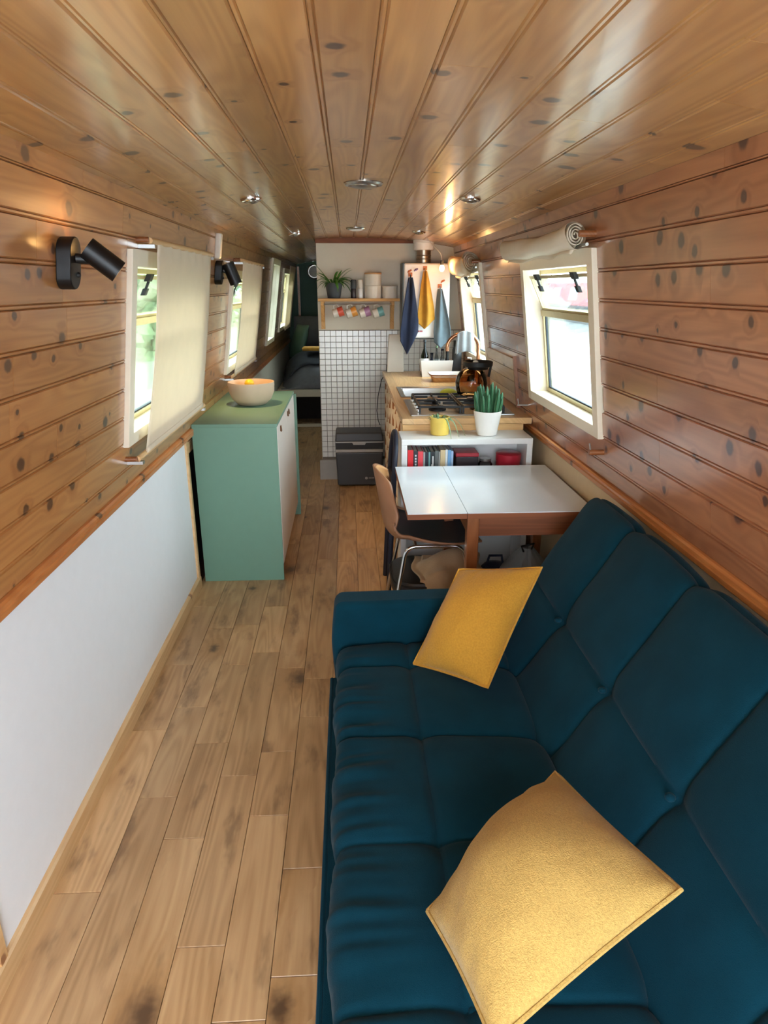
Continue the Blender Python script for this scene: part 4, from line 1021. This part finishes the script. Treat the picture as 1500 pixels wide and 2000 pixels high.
pl = thing('spider_plant', (-.105, 5.575, ZS), 'leafy spider plant in a charcoal pot on the pine shelf', 'plant')
pot(pl, (-.105, 5.575, ZS), .050, .068, .115, 'charcoal_pot')
rg = random.Random(9)
for i in range(44):
    a = rg.uniform(0, 2*PI); b = B(); leaf(b, Vector((-.105+.02*math.cos(a), 5.575+.02*math.sin(a), ZS+.10)), (math.cos(a) if abs(math.cos(a)) > .3 else .3, min(.12, math.sin(a))), rg.uniform(.09, .19), .010, rg.uniform(.5, 1.4), n=9, up=rg.uniform(.8, 1.5)); b.build('leaf', 'leaf', pl, thick=.001)
for x, m1, m2, lab in ((.050, 'charcoal_pot', 'tin_dark', 'dark pepper grinder on the pine shelf'), (.105, 'enamel', 'ceramic', 'pale salt grinder on the pine shelf')):
    g_ = thing('spice_grinder', (x, 5.58, ZS), lab, 'grinder', 'grinders on the pine shelf')
    B().lathe([(.020, 0), (.021, .004), (.021, .072), (.018, .076)], (x, 5.58, ZS), 18).build('jar', m2, g_); B().lathe([(.019, .074), (.023, .080), (.023, .135), (.02, .14), (1e-6, .141)], (x, 5.58, ZS), 18).build('head', m1, g_)
def tin(x, z, r, h, lab, lid):
    e = thing('storage_tin', (x, 5.58, z), lab, 'tin', 'round cream tins on the pine shelf')
    B().lathe([(r-.002, 0), (r, .003), (r, h-.008), (r-.003, h-.006)], (x, 5.58, z), 28).build('body', 'enamel', e)
    B().lathe([(r+.0015, h-.012), (r+.0015, h-.002), (r-.003, h), (1e-6, h)], (x, 5.58, z), 28).build('lid', lid, e)
tin(.205, ZS, .066, .096, 'cream tin at the bottom of the stack on the pine shelf', 'enamel'); tin(.205, ZS+.0965, .066, .096, 'cream tin with brown lid on top of the stack', 'shelf_pine'); tin(.338, ZS, .062, .094, 'single cream tin at the right end of the pine shelf', 'enamel')
for i, (cn, col) in enumerate((('red', 'D2553C'), ('orange', 'DD9440'), ('purple', 'A0708E'), ('teal', '6FAAA8'))):
    plain('mug_'+cn, col, .35, var=.03); mx_ = -.075+.107*i
    e = thing('mug', (mx_, 5.56, 1.40), 'cream mug with %s band hanging under the pine shelf' % cn, 'mug', 'mugs hanging under the shelf')
    m = Matrix.Translation((mx_, 5.56, 1.405)) @ Matrix.Rotation(math.radians(72), 4, 'Y') @ Matrix.Translation((0, 0, -.045))
    B().lathe([(.028, 0), (.034, .004), (.036, .045)], n=24).xf(m).build('cup', 'enamel', e)
    B().lathe([(.0362, .044), (.0385, .088), (.035, .088), (.033, .05)], n=24).xf(m).build('band', 'mug_'+cn, e)
    B().tube([(-.034, 0, .02), (-.060, 0, .028), (-.064, 0, .055), (-.036, 0, .068)], .005, 8).xf(m).build('handle', 'enamel', e)

# ------------------------------------------------------------------ cool box and its cable
cb = thing('cool_box', (.085, 5.5, 0), 'dark grey electric cool box on the floor by the tiles', 'cool box')
B().hexa([(-.105, 5.40, .012), (.262, 5.40, .012), (.262, 5.64, .012), (-.105, 5.64, .012), (-.118, 5.385, .30), (.275, 5.385, .30), (.275, 5.645, .30), (-.118, 5.645, .30)]).build('body', 'cooler', cb, smooth=False, bevel=.012, seg=3)
B().box(-.120, .277, 5.383, 5.648, .30, .325).build('band', 'cooler_strip', cb, smooth=False, bevel=.004)
B().hexa([(-.116, 5.387, .325), (.273, 5.387, .325), (.273, 5.645, .325), (-.116, 5.645, .325), (-.12, 5.383, .385), (.277, 5.383, .385), (.277, 5.648, .385), (-.12, 5.648, .385)]).build('collar', 'cooler_dark', cb, smooth=False, bevel=.004)
ld = B().hexa([(-.122, 5.38, .39), (.279, 5.38, .39), (.279, 5.648, .39), (-.122, 5.648, .39), (-.112, 5.395, .462), (.269, 5.395, .462), (.269, 5.64, .462), (-.112, 5.64, .462)]).build('lid', 'cooler', cb, smooth=False, bevel=.012, seg=3)
B().box(-.122, .279, 5.377, 5.382, .383, .392).build('handle_line', 'cooler_strip', ld, smooth=False); B().hexa([(.03, 5.374, .366), (.125, 5.374, .366), (.125, 5.381, .366), (.03, 5.381, .366), (.02, 5.374, .385), (.135, 5.374, .385), (.135, 5.381, .385), (.02, 5.381, .385)]).build('latch', 'cooler_strip', ld, smooth=False)
b = B(); b.lathe([(.012, 0), (.012, .001), (1e-6, .001)], n=14); b.xf(Matrix.Translation((.135, 5.397, .075)) @ Matrix.Rotation(PI/2, 4, 'X'))
for i in range(4): b.box(.155+.012*i, .164+.012*i, 5.395, 5.398, .072, .080)
b.build('badge', 'cooler_strip', cb, smooth=False)
tag(B().tube([(.318, 5.635, .985), (.315, 5.63, .93), (.275, 5.64, .86), (.245, 5.645, .72), (.235, 5.648, .60), (.245, 5.646, .52), (.262, 5.642, .475)], .0035, 6).build('power_cable', 'cable'), 'thin black cable running down the tiles to the cool box', 'cable')

# ------------------------------------------------------------------ green cabinet
ca = thing('green_cabinet', (-.6, 4.12, 0), 'sage green low cabinet with white doors against the left wall', 'cabinet')
CY0, CY1, ZC = 3.535, 4.72, .908
XF = -.390
B().box(-.838, XF, CY0, CY0+.018, 0, ZC-.018).build('end_panel', 'sage', ca, smooth=False, bevel=.001)
B().box(-.838, XF+.02, CY1-.02, CY1, 0, ZC-.018).build('end_panel', 'sage', ca, smooth=False, bevel=.001)
B().box(-.838, XF+.003, CY0, CY1, ZC-.018, ZC).build('top', 'sage', ca, smooth=False, bevel=.001)
B().box(-.835, -.82, CY0+.018, CY1-.02, .05, ZC-.018).build('back', 'void', ca, smooth=False)
B().box(-.82, XF-.06, CY0+.018, CY1-.02, .0, .09).build('plinth', 'door_white', ca, smooth=False)
B().box(-.82, XF-.022, CY0+.018, CY1-.02, .09, .11).build('floor_board', 'door_white', ca, smooth=False)
B().box(-.82, XF-.03, CY0+.018, CY0+.03, .11, ZC-.018).build('inner_side', 'door_white', ca, smooth=False)
dw = (CY1-.022-CY0-.02)/2
for i in range(2):
    y0 = CY0+.021+dw*i; d = B().box(XF-.018, XF+.002, y0, y0+dw-.004, .095, ZC-.022).build('door', 'door_white', ca, smooth=False, bevel=.0015)
    ky = y0+(.10 if i == 0 else dw-.10)
    for yy in (([y0+.16] if i == 0 else [y0+.05, y0+.13])): B().hexa([(XF+.002, yy-.016, ZC-.075), (XF+.012, yy-.016, ZC-.078), (XF+.012, yy+.016, ZC-.078), (XF+.002, yy+.016, ZC-.075), (XF+.002, yy-.014, ZC-.045), (XF+.008, yy-.014, ZC-.045), (XF+.008, yy+.014, ZC-.045), (XF+.002, yy+.014, ZC-.045)]).build('pull_tab', 'leather_tab', d, smooth=False, bevel=.003)
bw = thing('fruit_bowl', (-.60, 4.17, ZC), 'wide beige clay bowl of lemons on the green cabinet', 'bowl')
bc = (-.60, 4.17, ZC)
B().lathe([(.055, 0), (.085, .004), (.118, .035), (.138, .08), (.142, .125), (.1405, .14), (.136, .14), (.131, .12), (.126, .08), (.105, .04), (.06, .016), (1e-6, .014)], bc, 40).build('bowl', 'bowl_clay', bw)
for i, (dx, dy, dz) in enumerate(((-.015, .03, .122), (.035, -.03, .085), (-.055, -.035, .08), (.05, .045, .085))):
    c_ = Vector(bc)+Vector((dx, dy, dz)); b = B(); n = 12
    b.lathe([(max(1e-6, .030*math.sin(PI*k/n)**.9), -.040*math.cos(PI*k/n)) for k in range(n+1)], (0, 0, 0), 16).xf(Matrix.Translation(c_) @ Matrix.Rotation(1.2+i, 4, 'X') @ Matrix.Rotation(i*1.1, 4, 'Z'))
    tag(b.build('lemon', 'lemon'), ('yellow lemon on top of the fruit in the beige bowl', 'yellow lemon at the right inside the beige bowl', 'yellow lemon at the left inside the beige bowl', 'yellow lemon at the back inside the beige bowl')[i], 'lemon', 'lemons in the bowl')

# ------------------------------------------------------------------ bed at the far end
bd = thing('bed', (-.35, 8.8, 0), 'fixed bed with grey bedding at the far end of the corridor', 'bed')
B().box(-.845, .9, 7.97, 8.0, .36, .445).build('front_rail', 'bulkhead_white', bd, smooth=False)
B().box(-.845, .9, 7.97, 8.0, 0, .035).build('floor_rail', 'bulkhead_white', bd, smooth=False)
B().box(-.845, .9, 8.0, YE-.01, .40, .445).build('platform', 'bulkhead_white', bd, smooth=False)
B().box(-.845, -.80, 7.975, 8.0, .035, .36).build('post', 'bulkhead_white', bd, smooth=False)
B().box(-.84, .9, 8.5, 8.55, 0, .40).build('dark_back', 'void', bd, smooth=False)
def duvet(u, v):
    x = -.80+1.6*u; y = 7.985+1.5*v
    z = .52+.28*min(1, v*2.2)**.7-.22*max(0, 1-u*5)**1.5+.03*smoothn(2, u*8, v*5, 0)
    if v < .04: z = .455+(z-.455)*(v/.04)**.5
    return (x, y, z)
B().grid(duvet, 50, 50).build('duvet', 'grey_sheet', bd, thick=.02)
B().grid(lambda u, v: (-.78+1.55*u, 8.25+.75*v, Vector(duvet(u*.96+.01, .18+.5*v)).z+.045+.02*math.sin(v*PI)+.02*smoothn(7, u*9, v*6, 0)), 40, 20).build('throw', 'grey_sheet_dark', bd, thick=.02)
def bigpillow(name, c, label, mat, w_, h_, t_, rot):
    e = thing(name, c, label, 'pillow'); m = Matrix.Translation(c) @ rot
    b = B()
    for sg in (1, -1): b.grid(lambda u, v: m @ Vector(((u-.5)*w_, sg*t_*(math.sin(PI*u)*math.sin(PI*v))**.45, (v-.5)*h_)), 20, 20, flip=sg < 0)
    b.build('cover', mat, e, ang=75)
bigpillow('pillow', Vector((-.42, 9.35, 1.02)), 'large grey pillow leaning on the green wall', 'grey_sheet', .62, .46, .09, Matrix.Rotation(math.radians(-28), 4, 'X'))
bigpillow('pillow', Vector((-.64, 9.05, .92)), 'dark green pillow at the left edge of the bed', 'dark_green', .34, .44, .07, Matrix.Rotation(math.radians(-60), 4, 'Z') @ Matrix.Rotation(math.radians(-18), 4, 'X'))
tag(B().box(-.56, -.15, 8.35, 8.55, .855, .90).build('folded_towel', 'mustard_cloth', smooth=False, bevel=.015, seg=3), 'folded yellow towel lying on the grey bed', 'towel')
cl = thing('round_wall_light', (-.46, YE, 1.80), 'round pale light on the dark green end wall', 'light')
B().lathe([(.10, 0), (.10, .03), (.085, .045)], n=28).xf(Matrix.Translation((-.455, YE-.001, 1.80)) @ Matrix.Rotation(PI/2, 4, 'X')).build('rim', 'vent_metal', cl)
B().lathe([(.084, .03), (.07, .052), (1e-6, .06)], n=28).xf(Matrix.Translation((-.455, YE-.001, 1.80)) @ Matrix.Rotation(PI/2, 4, 'X')).build('diffuser', 'vent_white', cl)
B().box(-.68, -.65, YE-.25, YE-.22, .85, 1.86).build('post', 'pine_trim', wall_left, smooth=False)

# ------------------------------------------------------------------ outside
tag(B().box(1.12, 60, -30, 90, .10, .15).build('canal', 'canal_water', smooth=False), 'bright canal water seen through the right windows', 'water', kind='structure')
tag(B().box(-40, -1.35, -30, 90, -.2, .45).build('grass_bank', 'grass', smooth=False), 'green grassy bank outside the left windows', 'bank', kind='structure')
def tree(x, y, z, h, r, label, seed):
    e = thing('tree', (x, y, z), label, 'tree', 'trees outside'); g = random.Random(seed)
    B().tube([(x, y, z), (x+.1, y, z+h*.5)], [.12*h/4, .07*h/4], 8).build('trunk', 'trunk', e)
    b = B()
    for i in range(1500):
        a = g.uniform(0, 2*PI); ph = math.acos(g.uniform(-1, 1)); q = r*g.uniform(.55, 1)*(1+.2*math.sin(3*a+seed)); c = Vector((x+q*math.sin(ph)*math.cos(a), y+q*math.sin(ph)*math.sin(a), z+h*.62+q*.85*math.cos(ph)))
        u = Vector((g.gauss(0, 1), g.gauss(0, 1), g.gauss(0, 1))).normalized()*r*.09; v = u.orthogonal().normalized()*r*.06
        o = len(b.v); b.v += [c-u, c+v, c+u, c-v]; b.f.append((o, o+1, o+2, o+3))
    cr = b.build('crown', 'foliage', e, smooth=False); cr['kind'] = 'stuff'
tree(-6.5, 9, .45, 4.2, 1.7, 'leafy green tree on the bank outside the left window nearest the camera', 1)
tree(-8, 20, .45, 5, 2.2, 'leafy green tree on the bank outside the left window over the cabinet', 2)
tree(-9, 34, .45, 6, 2.6, 'leafy green tree on the bank farther along the canal', 3)
tree(-7.2, 3, .45, 3.8, 1.5, 'leafy green tree on the bank outside left near the bow', 6)
tree(17, 70, .15, 9, 4.5, 'tall green tree across the water in the galley window', 4)
tree(22, 48, .15, 9, 4.2, 'tall green tree across the water in the sofa window', 5)
hg = thing('hedge', (-3.6, 6, .45), 'tall green hedge added along the bank to dim the left windows', 'hedge')  # added close to the boat to block sky light at the left windows
b = B(); g = random.Random(12)
for i in range(9000):
    y = g.uniform(-3, 22); u = g.random(); z = .45+2.3*u+.25*math.sin(y*1.7)*u; x = -3.2-.9*g.random()**.5+.18*math.sin(y*2.3+z*2)
    c = Vector((x, y, z)); p = Vector((g.gauss(0, 1), g.gauss(0, 1), g.gauss(0, 1))).normalized()*.13; q = p.orthogonal().normalized()*.09
    o = len(b.v); b.v += [c-p, c+q, c+p, c-q]; b.f.append((o, o+1, o+2, o+3))
hl = b.build('leaves', 'foliage', hg, smooth=False); hl['kind'] = 'stuff'
for i in range(10): B().tube([(-3.7, -2.5+2.6*i, .45), (-3.65, -2.4+2.6*i, 2.4)], [.06, .03], 7).build('stem', 'trunk', hg)
nbm = thing('moored_boat', (10.5, 30, .15), 'red moored canal boat across the water', 'boat')
B().box(9.6, 11.4, 22, 38, .12, .85).build('hull', 'hull_black', nbm, smooth=False, bevel=.05)
B().hexa([(9.75, 23, .85), (11.25, 23, .85), (11.25, 36, .85), (9.75, 36, .85), (9.95, 23, 1.75), (11.05, 23, 1.75), (11.05, 36, 1.75), (9.95, 36, 1.75)]).build('cabin', 'red_hull', nbm, smooth=False)
B().box(9.9, 11.1, 22.9, 36.1, 1.75, 1.80).build('roof', 'pale_blue', nbm, smooth=False)
for y in (24.5, 27, 29.5, 32, 34.5): B().hexa([(9.77, y, 1.05), (9.80, y, 1.05), (9.80, y+1, 1.05), (9.77, y+1, 1.05), (9.87, y, 1.55), (9.90, y, 1.55), (9.90, y+1, 1.55), (9.87, y+1, 1.55)]).build('window', 'pale_blue', nbm, smooth=False)
